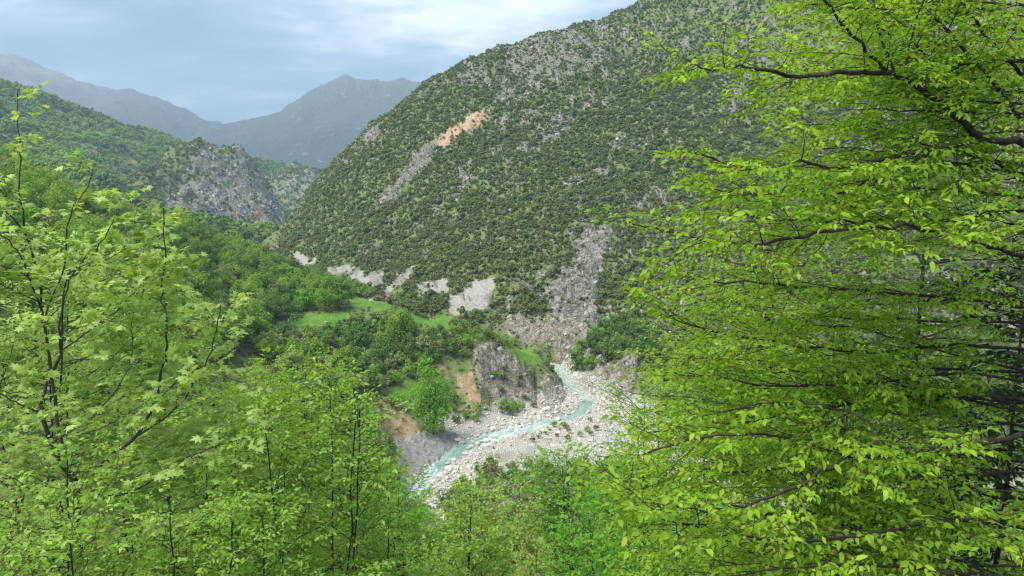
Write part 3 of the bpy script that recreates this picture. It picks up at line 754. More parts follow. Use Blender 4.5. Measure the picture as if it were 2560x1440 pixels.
# ---- scrub on the right hillside
scr = []
for i, m in enumerate([M_SCRUB] * 5 + [M_SCRUBB] * 2 + [M_WOODD]):
    scr.append(crown_mesh('shrub', m, 400 + i, 2.0, 1.7, -0.25, 7, 130, 0.44, 'dome', 0.9))
def right_scrub():
    x, y = TER.random_points(190000, rng, 190, 690)
    z = TER.sample(Z, x, y); hl = TER.sample(hill, x, y); rk = TER.sample(a_rock, x, y); px, py = proj(x, y, TER.sample(Z0, x, y))
    bare = np.maximum.reduce([TER.sample(m_scree, x, y), TER.sample(m_or0, x, y), TER.sample(m_grav, x, y), TER.sample(m_mead, x, y), TER.sample(m_earth, x, y)])
    mr = TER.sample(m_rock, x, y)
    dens = hl * (0.92 - 0.60 * rk) * (1 - bare) * (1 - 0.66 * mr) * (0.55 + 0.45 * sstep(40, 260, py)) 
    dens *= np.where((px > -200) & (px < 2800), 1, 0.3)
    # green patches and denser belts
    dens *= 0.72 + 0.5 * fbm(px / 60.0, py / 60.0, 77, 3)
    k = (rng.random(len(x)) < dens * 0.95) & ~((py > 600) & covers(px, py, 1.6 * FPX / y, ('scree',)) & (rng.random(len(x)) < 0.9))
    x, y, z, px, py, rk, mr = x[k], y[k], z[k], px[k], py[k], rk[k], mr[k]
    s = rng.gamma(5.0, 0.25, len(x)) * (0.80 - 0.2 * rk - 0.15 * mr); s = np.clip(s, 0.45, 2.6)
    s *= np.where(py < 140, 0.9, 1.0)
    br = fbm(px / 120.0, py / 90.0, 79, 3)
    low = sstep(480, 640, py)
    idx = rng.integers(0, 5, len(x)); u = rng.random(len(x))
    idx = np.where(u < 0.08 + 0.35 * low * (br > 0.45), rng.integers(5, 7, len(x)), idx); idx = np.where((u > 0.93), 7, idx)
    scl = np.stack([s, s, s * rng.uniform(0.75, 1.2, len(x))], 1); rot = np.stack([rng.normal(0, .1, len(x)), rng.normal(0, .1, len(x)), rng.uniform(0, 6.28, len(x))], 1)
    pts = np.stack([x, y, z], 1)
    vis = (px > 800) & (px < 1640) & (py > 520) & (py < 940)
    size = np.where(vis, s / y, 0); order = np.argsort(-size)[:300]
    ind = np.zeros(len(x), bool); ind[order] = True
    for j in order:
        X_, Y_ = px[j], py[j]
        zone = ('on the bare rock face above the river' if 1370 < X_ < 1530 and 560 < Y_ < 810 else 'on the crags over the river bend' if Y_ > 800 else 'left of the bare rock face' if 1240 < X_ <= 1370 else
                'right of the bare rock face' if X_ >= 1530 else 'above the widest scree patch' if X_ > 1110 else 'above the narrow scree strips' if X_ > 950 else 'at the far left foot of the hillside')
        sz = 'large' if s[j] > 1.7 else 'low' if s[j] < 1.2 else 'middle-sized'
        tint = 'dark green' if idx[j] < 5 else 'brownish' if idx[j] < 7 else 'fresh green'
        o = obj('hillside_shrub', scr[idx[j]], None, tuple(pts[j] + np.array([0, 0, 0.15])), '%s %s shrub %s' % (sz, tint, zone), 'shrub', 'larger shrubs on the lower right hillside')
        o.rotation_euler = rot[j]; o.scale = scl[j]
    r = ~ind
    # low growth between the bushes
    x2, y2 = TER.random_points(150000, rng, 190, 690); z2 = TER.sample(Z, x2, y2); p2x, p2y = proj(x2, y2, TER.sample(Z0, x2, y2))
    b2 = np.maximum.reduce([TER.sample(q, x2, y2) for q in (m_scree, m_or0, m_grav, m_mead, m_earth)])
    k2 = (rng.random(len(x2)) < TER.sample(hill, x2, y2) * (1 - b2) * (0.34 - 0.2 * TER.sample(a_rock, x2, y2)) * sstep(-60, 200, p2y + 200)) & (p2x > -100) & (p2x < 2700) & ~((p2y > 600) & covers(p2x, p2y, 1.0 * FPX / y2, ('scree',)))
    n2 = int(k2.sum()); s2 = rng.uniform(.28, .75, n2)
    low_pts = np.stack([x2[k2], y2[k2], z2[k2]], 1); low_rot = np.stack([np.zeros(n2), np.zeros(n2), rng.uniform(0, 6.28, n2)], 1); low_s = np.stack([s2 * 1.3, s2 * 1.3, s2], 1)
    pts = np.concatenate([pts[r], low_pts]); rot = np.concatenate([rot[r], low_rot]); scl = np.concatenate([scl[r], low_s]); idx = np.concatenate([idx[r], rng.integers(0, 7, n2)]); r = np.ones(len(pts), bool)
    scatter('hillside_scrub', pts[r], rot[r], scl[r], idx[r], scr, label='dark green scrub covering the big right hillside', cat='scrub')
    print('scrub', r.sum())
right_scrub()
def crag_scatter():
    x, y = TER.random_points(170000, rng, 170, 650)
    rk = np.maximum(TER.sample(hrock, x, y), TER.sample(m_rock, x, y)); z = TER.sample(Z, x, y)
    bare = np.maximum.reduce([TER.sample(m_scree, x, y), TER.sample(m_grav, x, y), TER.sample(m_mead, x, y)])
    px, py = proj(x, y, z)
    k = (rng.random(len(x)) < rk * 0.17 * (1 - bare)) & (px > -100) & (px < 2700)
    x, y, z = x[k], y[k], z[k]; n = len(x)
    s = np.clip(rng.gamma(2.2, 0.25, n), 0.2, 1.7)
    rot = np.stack([rng.normal(0.5, .3, n), rng.normal(-0.5, .3, n), rng.normal(0.6, .5, n)], 1)
    scatter('limestone_outcrop', np.stack([x, y, z], 1), rot, np.stack([s * 1.3, s, s], 1), rng.integers(0, 6, n), crags, label='broken grey limestone outcrops among the scrub', cat='rock')
    print('crags', n)
crag_scatter()

# ---- wooded hill, rocky hills
far_trees = [crown_mesh('far_tree', m, 430 + i, 2.0, 1.9, -0.2, 7, 100, 0.52, 'dome', 0.9) for i, m in enumerate([M_WOODD, M_WOOD, M_WOOD, M_OLIVE])]
def land_scatter(name, g, zz, n, r0, r1, dens_fn, s0, s1, protos, pick, label, cat):
    x, y = g.random_points(n, rng, r0, r1); z = g.sample(zz, x, y); px, py = proj(x, y, z)
    k = (rng.random(n) < dens_fn(x, y, px, py)) & (px > -150) & (px < 2700)
    x, y, z, px, py = x[k], y[k], z[k], px[k], py[k]; m = len(x); s = rng.uniform(s0, s1, m) * rng.uniform(0.7, 1.2, m)
    scatter(name, np.stack([x, y, z], 1), np.stack([np.zeros(m), np.zeros(m), rng.uniform(0, 6.28, m)], 1), np.stack([s, s, s * rng.uniform(.8, 1.2, m)], 1), pick(m, px, py, x, y), protos, label=label, cat=cat)
    print(name, m)
land_scatter('hill_forest', GH, GHZ, 60000, 420, 2300, lambda x, y, px, py: (0.85 - 0.6 * sstep(0.52, 0.66, fbm(x / 60, y / 90, 107, 4))) * np.where((px > 265) & (px < 420) & (py > 395) & (py < 455), 0.25, 1) * sstep(2600, 700, np.hypot(x, y)) ** 0.3, 3.2, 6.0, far_trees,
    lambda m, px, py, x, y: np.where(fbm(x / 140, y / 180, 171, 3) + rng.normal(0, .1, m) > 0.5, rng.integers(0, 2, m), np.where(rng.random(m) < 0.75, 2, 3)), 'green woodland covering the hills behind the near slope', 'woodland')
def cone_d(x, y, px, py):
    rk = CN.sample(cone_rock(CN, CNZ), x, y)
    return 0.58 - 0.50 * rk
land_scatter('rocky_hill_scrub', CN, CNZ, 17000, 620, 1100, cone_d, 1.2, 2.8, scr, lambda m, px, py, x, y: rng.integers(0, 7, m), 'dark scrub dotted over the pointed rocky hill', 'scrub')
land_scatter('small_hill_scrub', SM, SMZ, 5000, 1180, 1700, lambda x, y, px, py: np.full(x.shape, 0.6), 2.0, 4.0, scr, lambda m, px, py, x, y: rng.integers(0, 5, m), 'dark scrub on the small distant rocky hill', 'scrub')
def cone_crags():
    x, y = CN.random_points(16000, rng, 640, 1050); z = CN.sample(CNZ, x, y); rk = CN.sample(cone_rock(CN, CNZ), x, y)
    k = rng.random(len(x)) < rk * 0.35; x, y, z = x[k], y[k], z[k]; n = len(x); s = np.clip(rng.gamma(2.4, 0.55, n), .4, 3)
    scatter('rocky_hill_outcrop', np.stack([x, y, z], 1), np.stack([rng.normal(0.3, .3, n), rng.normal(0.5, .3, n), rng.uniform(0, 6, n)], 1), np.stack([s * 1.2, s, s * 1.3], 1), rng.integers(0, 6, n), crags, label='grey crags on the face of the pointed hill', cat='rock')
cone_crags()

# ---- wood on the left slope: tree prototypes (trunk + crown)
TP = []
for i, (m, w, h, z0, sh, n) in enumerate([(M_WOOD, 6.4, 6.6, .5, 'round', 1300), (M_WOOD, 5.6, 7.2, .6, 'round', 1300), (M_WOODD, 5.8, 6.0, .3, 'dome', 1200), (M_OLIVE, 5.6, 5.8, .3, 'dome', 1200), (M_LIME, 5.2, 6.0, .4, 'round', 1200), (M_WOODD, 6.6, 6.4, .4, 'round', 1300), (M_RUST, 4.0, 3.6, 0.6, 'dome', 600)]):
    cm = crown_mesh('crown', m, 500 + i, w, h, z0, 22, n, 0.42, sh)
    V, F = trunk_arrays(520 + i, h, w, z0, 0.16); tm = mesh_arr('trunk', V, F, M_BARK, True)
    TP.append((tm, cm))
TLAB = ['broad mid-green tree in the dense wood on the left slope', 'tall mid-green tree in the dense wood on the left slope', 'dark green tree in the dense wood on the left slope', 'pale olive-green tree in the dense wood on the left slope', 'bright lime-green tree in the dense wood on the left slope', 'wide dark green tree in the dense wood on the left slope', 'reddish budding tree in the dense wood on the left slope']
def jitter_grid(x0, x1, y0, y1, st):
    gx, gy = np.meshgrid(np.arange(x0, x1, st), np.arange(y0, y1, st)); n = gx.size
    return gx.ravel() + rng.uniform(-.45, .45, n) * st, gy.ravel() + rng.uniform(-.45, .45, n) * st
def wood_zone(X_, Y_):
    if Y_ > 770: return 'at the lower edge of the left-hand wood'
    if X_ > 780: return 'at the meadow end of the left-hand wood'
    edge = np.interp(X_, [430, 480, 640, 760, 885], [530, 560, 625, 700, 758])
    if Y_ < edge + 32: return 'on the skyline of the left-hand wood'
    if X_ < 520: return 'in the wood just right of the plane tree twigs'
    if X_ < 650: return 'in the upper middle of the left-hand wood'
    return 'in the middle of the wood above the meadow'
def left_wood():
    x, y = jitter_grid(-260, 20, 50, 345, 3.7); z = TER.sample(Z, x, y); z0 = TER.sample(Z0, x, y); px, py = proj(x, y, z0)
    bare = np.maximum.reduce([TER.sample(m_earth, x, y), TER.sample(m_mead, x, y)])
    k = inside(forest_poly, px, py) & (bare < 0.3) & (px > -350) & ~covers(px, py, 6.0 * FPX / y, ('mead', 'scree')) & (rng.random(len(x)) < 0.93)
    x, y, z, px, py = x[k], y[k], z[k], px[k], py[k]; n = len(x)
    pat = fbm(x / 22, y / 22, 91, 3) + rng.normal(0, .12, n)
    t = np.select([pat < 0.38, pat < 0.47, pat < 0.56, pat < 0.62, pat < 0.70], [2, 5, 0, 1, 4], 3); t = np.where(rng.random(n) < 0.012, 6, t); t = np.where(rng.random(n) < 0.07, 3, t)
    s = rng.uniform(0.62, 1.12, n) * np.where(y < 120, 0.8, 1.0)
    vis = (px > 380) & (py < 860) & (y > 100)
    order = [j for j in np.argsort(np.where(vis, y / s, 1e9)) if vis[j]][:300]
    for j in order:
        place_tree('wood_tree', TP[t[j]][0], TP[t[j]][1], (x[j], y[j], z[j]), (s[j] * rng.uniform(.8, 1.25), s[j] * rng.uniform(.8, 1.25), s[j] * rng.uniform(.8, 1.25)), rng.uniform(0, 6.28), TLAB[t[j]].replace('in the dense wood on the left slope', wood_zone(px[j], py[j])).replace('broad', 'broad' if s[j] > .9 else 'small'), 'tree', 'trees of the wood on the left slope')
    r = np.ones(n, bool); r[order] = False
    sr = s[r]; m = r.sum()
    scatter('slope_wood', np.stack([x[r], y[r], z[r]], 1), np.stack([np.zeros(m), np.zeros(m), rng.uniform(0, 6.28, m)], 1), np.stack([sr, sr, sr], 1), t[r], [a[1] for a in TP], label='green wood farther up and behind on the left slope', cat='wood')
    print('left wood', n, len(order))
left_wood()

# ---- terrace and bank shrubs
SP = []
for i, (m, w, h, sh, n) in enumerate([(M_WOODD, 3.4, 3.0, 'dome', 650), (M_WOOD, 3.4, 3.2, 'dome', 650), (M_OLIVE, 3.6, 3.0, 'dome', 600), (M_SCRUBB, 3.0, 2.4, 'dome', 500), (M_WOODD, 2.6, 3.4, 'round', 550), (M_RUST, 2.6, 2.4, 'dome', 400), (M_LIME, 3.2, 3.0, 'dome', 600)]):
    cm = crown_mesh('crown', m, 550 + i, w, h, 0.1, 14, n, 0.34, sh); V, F = trunk_arrays(570 + i, h, w, 0.1, 0.07, 8)
    SP.append((mesh_arr('trunk', V, F, M_BARK, True), cm))
SLAB = ['dark green bush', 'mid-green bush', 'pale olive bush', 'brown-green leafless-looking bush', 'tall narrow dark bush', 'reddish budding bush', 'bright green bush']
REST = []
def shrubs(poly, st, zone, group, wts, smin, smax, p=0.9, yl=(80, 262), lim=40, bmax=.25):
    x, y = jitter_grid(-130, 130, yl[0], yl[1], st); z = TER.sample(Z, x, y); px, py = proj(x, y, TER.sample(Z0, x, y))
    bare = np.maximum.reduce([TER.sample(m_mead, x, y), TER.sample(m_slate, x, y) * 1.0, TER.sample(m_earth, x, y), TER.sample(m_rock, x, y)])
    k = inside(poly, px, py) & (bare < bmax) & ~covers(px, py, (smin + smax) * 1.55 * FPX / y, ('mead', 'scree', 'slate', 'earth')) & (rng.random(len(x)) < p) & (TER.sample(RD, x, y) > 1.2)
    x, y, z = x[k], y[k], z[k]; n = len(x); w = np.array(wts, float); w /= w.sum()
    tt = rng.choice(len(w), n, p=w); ss = rng.uniform(smin, smax, n); order = np.argsort(y / ss * (1 + 0.5 * rng.random(n))); REST.append((x[order[lim:]], y[order[lim:]], z[order[lim:]], tt[order[lim:]], ss[order[lim:]]))
    for j in order[:lim]:
        t = int(tt[j]); s = ss[j]
        place_tree('bush', SP[t][0], SP[t][1], (x[j], y[j], z[j]), (s, s, s * rng.uniform(.8, 1.2)), rng.uniform(0, 6.28), SLAB[t] + ' ' + zone, 'bush', group)
    print(zone, n)
shrubs([(640, 880), (720, 822), (880, 805), (1030, 812), (1140, 822), (1175, 845), (1185, 900), (1120, 905), (1090, 950), (1040, 945), (960, 980), (870, 1010), (760, 1000), (690, 950)], 2.7, 'on the terraced slope below the meadow strips', 'bushes on the terraced slope', [4, 4, 2.5, 1.5, 2, .4, 1.2], 0.8, 1.5, lim=100)
shrubs([(1150, 812), (1250, 845), (1400, 915), (1405, 940), (1370, 925), (1290, 908), (1220, 862), (1160, 850)], 3.0, 'along the top of the rocky river spur', 'bushes on the river spur', [2, 3, 1, 3, .5, 1, 1], 0.5, 0.95, 0.85)
shrubs([(1185, 885), (1260, 890), (1335, 935), (1345, 1000), (1250, 1005), (1195, 960)], 2.6, 'clinging to the rock face of the spur', 'bushes on the spur face', [3, 2, 1, 3, 1, 0, 0], 0.3, 0.75, 0.35, bmax=2)
shrubs([(1120, 985), (1200, 1000), (1345, 1010), (1330, 1036), (1230, 1044), (1150, 1070), (1125, 1060)], 2.6, 'at the foot of the spur beside the gravel', 'bushes at the foot of the spur', [2, 4, 1, 2, .5, 0, 1], 0.5, 1.0, 0.9)
shrubs([(690, 1010), (870, 1015), (945, 1000), (950, 1065), (990, 1110), (1000, 1190), (1050, 1215), (1000, 1260), (700, 1260)], 3.0, 'on the bank left of the grey cliff', 'bushes on the near left bank', [2, 4, 1, 3, 1, .2, 1], 0.6, 1.1, 0.95, (85, 175))
shrubs([(1150, 1225), (1190, 1175), (1320, 1130), (1420, 1115), (1560, 1105), (1640, 1130), (1700, 1440), (1100, 1440), (1100, 1270)], 2.5, 'on the near edge of the gravel bed', 'bushes on the near gravel edge', [2, 2, 5, 4, 1, 0, .6], 0.65, 1.2, 0.92, (78, 135))
shrubs([(1470, 830), (1520, 815), (1620, 800), (1640, 900), (1600, 890), (1500, 935), (1420, 935), (1450, 890)], 3.2, 'in the thicket above the right-hand river cliff', 'bushes above the river cliff', [6, 2, 0, 1, 3, 0, .6], 0.9, 1.6, 0.95, (195, 262))
shrubs([(740, 700), (830, 695), (960, 735), (1040, 745), (1140, 785), (1160, 810), (1060, 785), (1000, 755), (900, 742)], 3.6, 'at the foot of the pale scree', 'bushes at the foot of the scree', [3, 4, 2, 2, 1, .5, 1.5], 0.6, 1.1, 0.8, (225, 330))
shrubs([(1310, 1092), (1390, 1064), (1480, 1052), (1500, 1085), (1420, 1100), (1330, 1106)], 2.0, 'on the gravel island beside the stream', 'low bushes on the gravel island', [1, .5, 3, 5, 0, 1, 0], 0.2, 0.6, 0.4, (140, 190))

shrubs([(1640, 940), (1750, 900), (2600, 840), (3000, 840), (3000, 1240), (1720, 1140)], 3.4, 'on the slope behind the right-hand boughs', None, [4, 3, 2, 2, 1, 0, 1], 0.8, 1.5, 0.9, (110, 245), 0)
shrubs([(1700, 1150), (3000, 1150), (3000, 1900), (1600, 1900)], 2.6, 'on the near bank below the right-hand boughs', None, [5, 3, 0, 2, 1, 0, 1], 0.8, 1.4, 0.95, (14, 110), 0)
_x, _y, _z, _t, _s = [np.concatenate([q[i] for q in REST]) for i in range(5)]; _m = len(_x)
scatter('bank_thicket', np.stack([_x, _y, _z], 1), np.stack([np.zeros(_m), np.zeros(_m), rng.uniform(0, 6.28, _m)], 1), np.stack([_s, _s, _s], 1), _t, [a[1] for a in SP], label='mixed green thicket filling the gaps between the bushes by the river', cat='thicket')
# ---- low herbs and tufts on the terraces, banks and meadows
herb = [crown_mesh('herb', m, 460 + i, 1.0, .7, -.1, 5, 46, .26, 'dome', 1.2) for i, m in enumerate([M_WOOD, M_WOODD, M_OLIVE, M_SCRUBB, M_LIME])]
def herbs():
    x, y = TER.random_points(120000, rng, 85, 330); Z0s = TER.sample(Z0, x, y); px, py = proj(x, y, Z0s); z = TER.sample(Z, x, y)
    md = TER.sample(m_mead, x, y); bare = np.maximum.reduce([TER.sample(q, x, y) for q in (m_grav, m_scree, m_slate, m_or0)]); er = np.maximum(TER.sample(m_earth, x, y), TER.sample(m_rock, x, y))
    pr = (1 - TER.sample(hill, x, y)) * np.clip(1 - bare, 0.02, 1) * (1 - 0.85 * er) * np.where(md > .4, .30, .55) * (0.4 + 0.8 * fbm(x / 5, y / 5, 222, 3))
    k = (rng.random(len(x)) < pr) & (px > 350) & (px < 1750) & (py < 1300)
    x, y, z, md, px = x[k], y[k], z[k], md[k], px[k]; n = len(x); s = rng.uniform(.4, 1.3, n) * np.where(md > .4, .32, 1)
    t = rng.choice(5, n, p=[.34, .2, .2, .18, .08]); t = np.where(md > .4, rng.choice([0, 4, 2], n), t)
    scatter('bank_herbs', np.stack([x, y, z], 1), np.stack([np.zeros(n), np.zeros(n), rng.uniform(0, 6.28, n)], 1), np.stack([s, s, s], 1), t, herb, label='low herbs and grass tufts on the terraces and banks', cat='ground cover')
herbs()
# ---- trees that stand out
def big_crown(name, mat, seed, w, h, z0, lobes, n, ls, shape, r=0.25):
    cm = crown_mesh(name, mat, seed, w, h, z0, lobes, n, ls, shape); V, F = trunk_arrays(seed + 3, h, w, z0, r, 10)
    return mesh_arr('trunk', V, F, M_BARK, True), cm
def special(px, py, w, h, mat, seed, label, shape='round', n=2600, ls=0.42, lobes=40, name='tree', cat='tree', Yg=None):
    for Y in np.arange(90, 320, 0.5):          # walk the sight line to the ground
        q = P(px, py, Y)
        if q[2] <= gz(q[0], q[1]): break
    tm, cm = big_crown('crown', mat, seed, w, h, 0.4, lobes, n, ls, shape)
    return place_tree(name, tm, cm, (q[0], q[1], q[2] - 0.3), 1.0, seed * 1.3, label, cat)
special(1085, 1085, 9.8, 14.0, M_LIME, 601, 'tall dense bright green tree standing over the grey cliff', 'round', 6500, 0.42, 44, 'broadleaf_tree')
special(992, 1022, 4.6, 3.6, M_LIME, 602, 'round bright green bush beside the tall tree above the cliff', 'dome', 1500, 0.34, 26, 'bush', 'bush')
special(1005, 865, 8.4, 9.6, M_WOOD, 603, 'large light green tree between the meadow strips on the terrace', 'round', 3600, 0.45, 48, 'broadleaf_tree')
special(735, 965, 7.6, 6.6, M_OLIVE, 604, 'pale olive tree on the slope beside the small grass path', 'dome', 2600, 0.42, 36, 'olive_tree')
special(905, 880, 5.0, 6.0, M_WOODD, 605, 'dark evergreen bush at the edge of the middle meadow strip', 'round', 1800, 0.4, 26, 'bush', 'bush')
special(655, 860, 6.0, 6.0, M_WOOD, 606, 'rounded green tree at the lower edge of the left wood', 'dome', 2200, 0.42, 34, 'broadleaf_tree')
special(655, 655, 6.5, 7.5, M_OLIVE, 607, 'yellowish tree at the far end of the left wood below the rocky hill', 'round', 2000, 0.42, 34, 'broadleaf_tree')
special(1450, 880, 3.6, 4.0, M_LIME, 608, 'bright green tree beside the small meadow on the spur', 'dome', 1300, 0.36, 22, 'broadleaf_tree')
special(820, 930, 5.4, 4.0, M_OLIVE, 609, 'low pale bush above the grass path on the terraced slope', 'dome', 1700, 0.38, 26, 'bush', 'bush')

# ---- river stones
def gravel():
    x, y = TER.random_points(150000, rng, 90, 235); g = TER.sample(m_grav, x, y); rd = TER.sample(RD, x, y); px, py = proj(x, y, np.zeros(len(x)))
    k = (g > 0.5) & (px > 950) & (px < 1750) & (rd > -1.0) & (rng.random(len(x)) < (0.35 + 0.6 * sstep(14, 1, rd) + 0.5 * sstep(0.45, 0.6, fbm(x / 6, y / 6, 201, 3))))
    sand = inside([(1240, 1150), (1300, 1105), (1370, 1090), (1400, 1105), (1350, 1130), (1280, 1165)], px, py); k &= ~(sand & (rng.random(len(x)) < 0.9))
    x, y, rd = x[k], y[k], rd[k]; n = len(x); z = TER.sample(Z, x, y); s = np.clip(rng.gamma(1.5, 0.11, n), 0.06, 0.9) * np.where(rd < 5, 1.3, 1) * (0.6 + 0.8 * fbm(x / 9, y / 9, 231, 2))
    scatter('river_gravel', np.stack([x, y, z + s * 0.1], 1), np.stack([rng.normal(0, .3, n), rng.normal(0, .3, n), rng.uniform(0, 6.28, n)], 1), np.stack([s, s, s * .8], 1), rng.integers(0, 6, n), stones, label='pale cobbles and gravel of the river bed', cat='gravel')
    print('gravel', n)
gravel()
BL = [(1145, 1104, 14), (1158, 1107, 11), (1217, 1102, 17), (1231, 1103, 14), (1178, 1117, 12), (1194, 1110, 13), (1172, 1121, 10), (1163, 1134, 11), (1179, 1131, 11), (1213, 1117, 18), (1189, 1092, 9), (1203, 1104, 9), (1394, 1048, 14), (1237, 1094, 10), (1255, 1092, 9),
      (1120, 1160, 12), (1135, 1150, 11), (1100, 1190, 14), (1080, 1215, 14), (1095, 1205, 10), (1265, 1040, 9), (1300, 1068, 10), (1325, 1060, 9), (1350, 1085, 10), (1420, 1035, 10), (1452, 1000, 9), (1440, 985, 9)]
for i, (px, py, s) in enumerate(BL):
    q = G(px, py, 0.15); r = s / 2 / FPX * q[1] * 1.5
    inw = river_dist(np.array([q[0]]), np.array([q[1]]))[0] < 0
    o = obj('boulder', boulders[i % 5], None, (q[0], q[1], 0.2 if inw else gz(q[0], q[1]) + r * 0.25), 'pale boulder standing in the turquoise stream' if inw else 'pale boulder on the gravel at the edge of the stream', 'boulder', 'boulders in the stream' if inw else 'boulders beside the stream')
    o.scale = (r * 1.05, r, r); o.rotation_euler = (0, 0, i * 1.7)
for (px, py, s, lb, Yd) in [(928, 752, 11, 'pale boulder lying on the upper meadow strip', 231), (815, 812, 7, 'small pale rock on the lower meadow strip', 200)]:
    q = P(px, py, Yd); r = s / 2 / FPX * q[1]; o = obj('boulder', boulders[2], None, (q[0], q[1], gz(q[0], q[1]) + r * 0.3), lb, 'boulder'); o.scale = (r * 1.5, r, r)
for (px, py, s, lb) in [(1212, 1042, 18, 'large dark grey boulder at the foot of the spur bushes'), (1236, 1029, 10, 'small grey boulder right of the large dark one below the spur')]:
    q = G(px, py, 0.6); r = s / 2 / FPX * q[1]; o = obj('boulder', crags[1], None, (q[0], q[1], gz(q[0], q[1]) + r * 0.4), lb, 'boulder'); o.scale = (r * 1.2,) * 3
# ------------------------------------------------------------------ foreground trees, leaf by leaf
def leaf_template(kind):
    if kind == 'oval':
        V = [(0, 0, 0), (0, .35, 0.0), (0, .70, -.03), (0, 1, -.13), (-.23, .28, .06), (-.20, .64, .02), (.23, .28, .06), (.20, .64, .02)]
        F = [(0, 1, 4), (1, 5, 4), (1, 2, 5), (2, 3, 5), (0, 6, 1), (1, 6, 7), (1, 7, 2), (2, 7, 3)]
    elif kind == 'mid':
        V = [(0, 0, 0), (0, .5, 0), (0, 1, -.12), (-.24, .42, .06), (.24, .42, .06)]
        F = [(0, 1, 3), (1, 2, 3), (0, 4, 1), (1, 4, 2)]
    elif kind == 'small':
        V = [(0, 0, 0), (-.27, .45, .06), (0, 1, -.08), (.27, .45, .06)]
        F = [(0, 2, 1), (0, 3, 2)]
    else:  # palmate, five pointed lobes
        o = [(0, 0), (-.20, -.02), (-.62, .12), (-.30, .30), (-.56, .66), (-.20, .52), (0, 1.0), (.20, .52), (.56, .66), (.30, .30), (.62, .12), (.20, -.02)]
        V = [(0, .26, 0.03)] + [(x, y, -.16 * (x * x + (y - .3) ** 2)) for x, y in o]
        F = [(0, i + 2 if i < 11 else 1, i + 1) for i in range(12)]
        F = [(0, a, b) for (_, b, a) in F]
    return np.array(V, float), np.array(F)
LT = {k: leaf_template(k) for k in ('oval', 'mid', 'small', 'palm')}
def frames(tip, nrm):
    y = unit(tip); x = unit(np.cross(y, nrm)); z = np.cross(x, y)
    return np.stack([x, y, z], 1)          # rows x,y,z
def leaf_arrays(kind, pos, R, size, rn):
    T, F = LT[kind]; n = len(pos); k = len(T)
    V = pos[:, None, :] + np.einsum('kj,nji->nki', T, R) * size[:, None, None]
    Fa = (F[None] + (np.arange(n) * k)[:, None, None]).reshape(-1, 3)
    return V.reshape(-1, 3), Fa, np.repeat(rn, k)
def smooth_path(pts, m=4, rng=None, wob=0.0):
    p = np.array(pts, float); n = len(p); q = np.concatenate([[2 * p[0] - p[1]], p, [2 * p[-1] - p[-2]]]); o = []
    for i in range(n - 1):
        a, b, c, d = q[i], q[i + 1], q[i + 2], q[i + 3]
        for t in np.linspace(0, 1, m, endpoint=False):
            o.append(0.5 * (2 * b + (c - a) * t + (2 * a - 5 * b + 4 * c - d) * t * t + (3 * b - a - 3 * c + d) * t ** 3))
    o.append(p[-1]); o = np.array(o)
    if rng is not None and wob: o[1:-1] += rng.normal(size=o[1:-1].shape) * wob
    return o
UP = Vector((0, 0, 1))
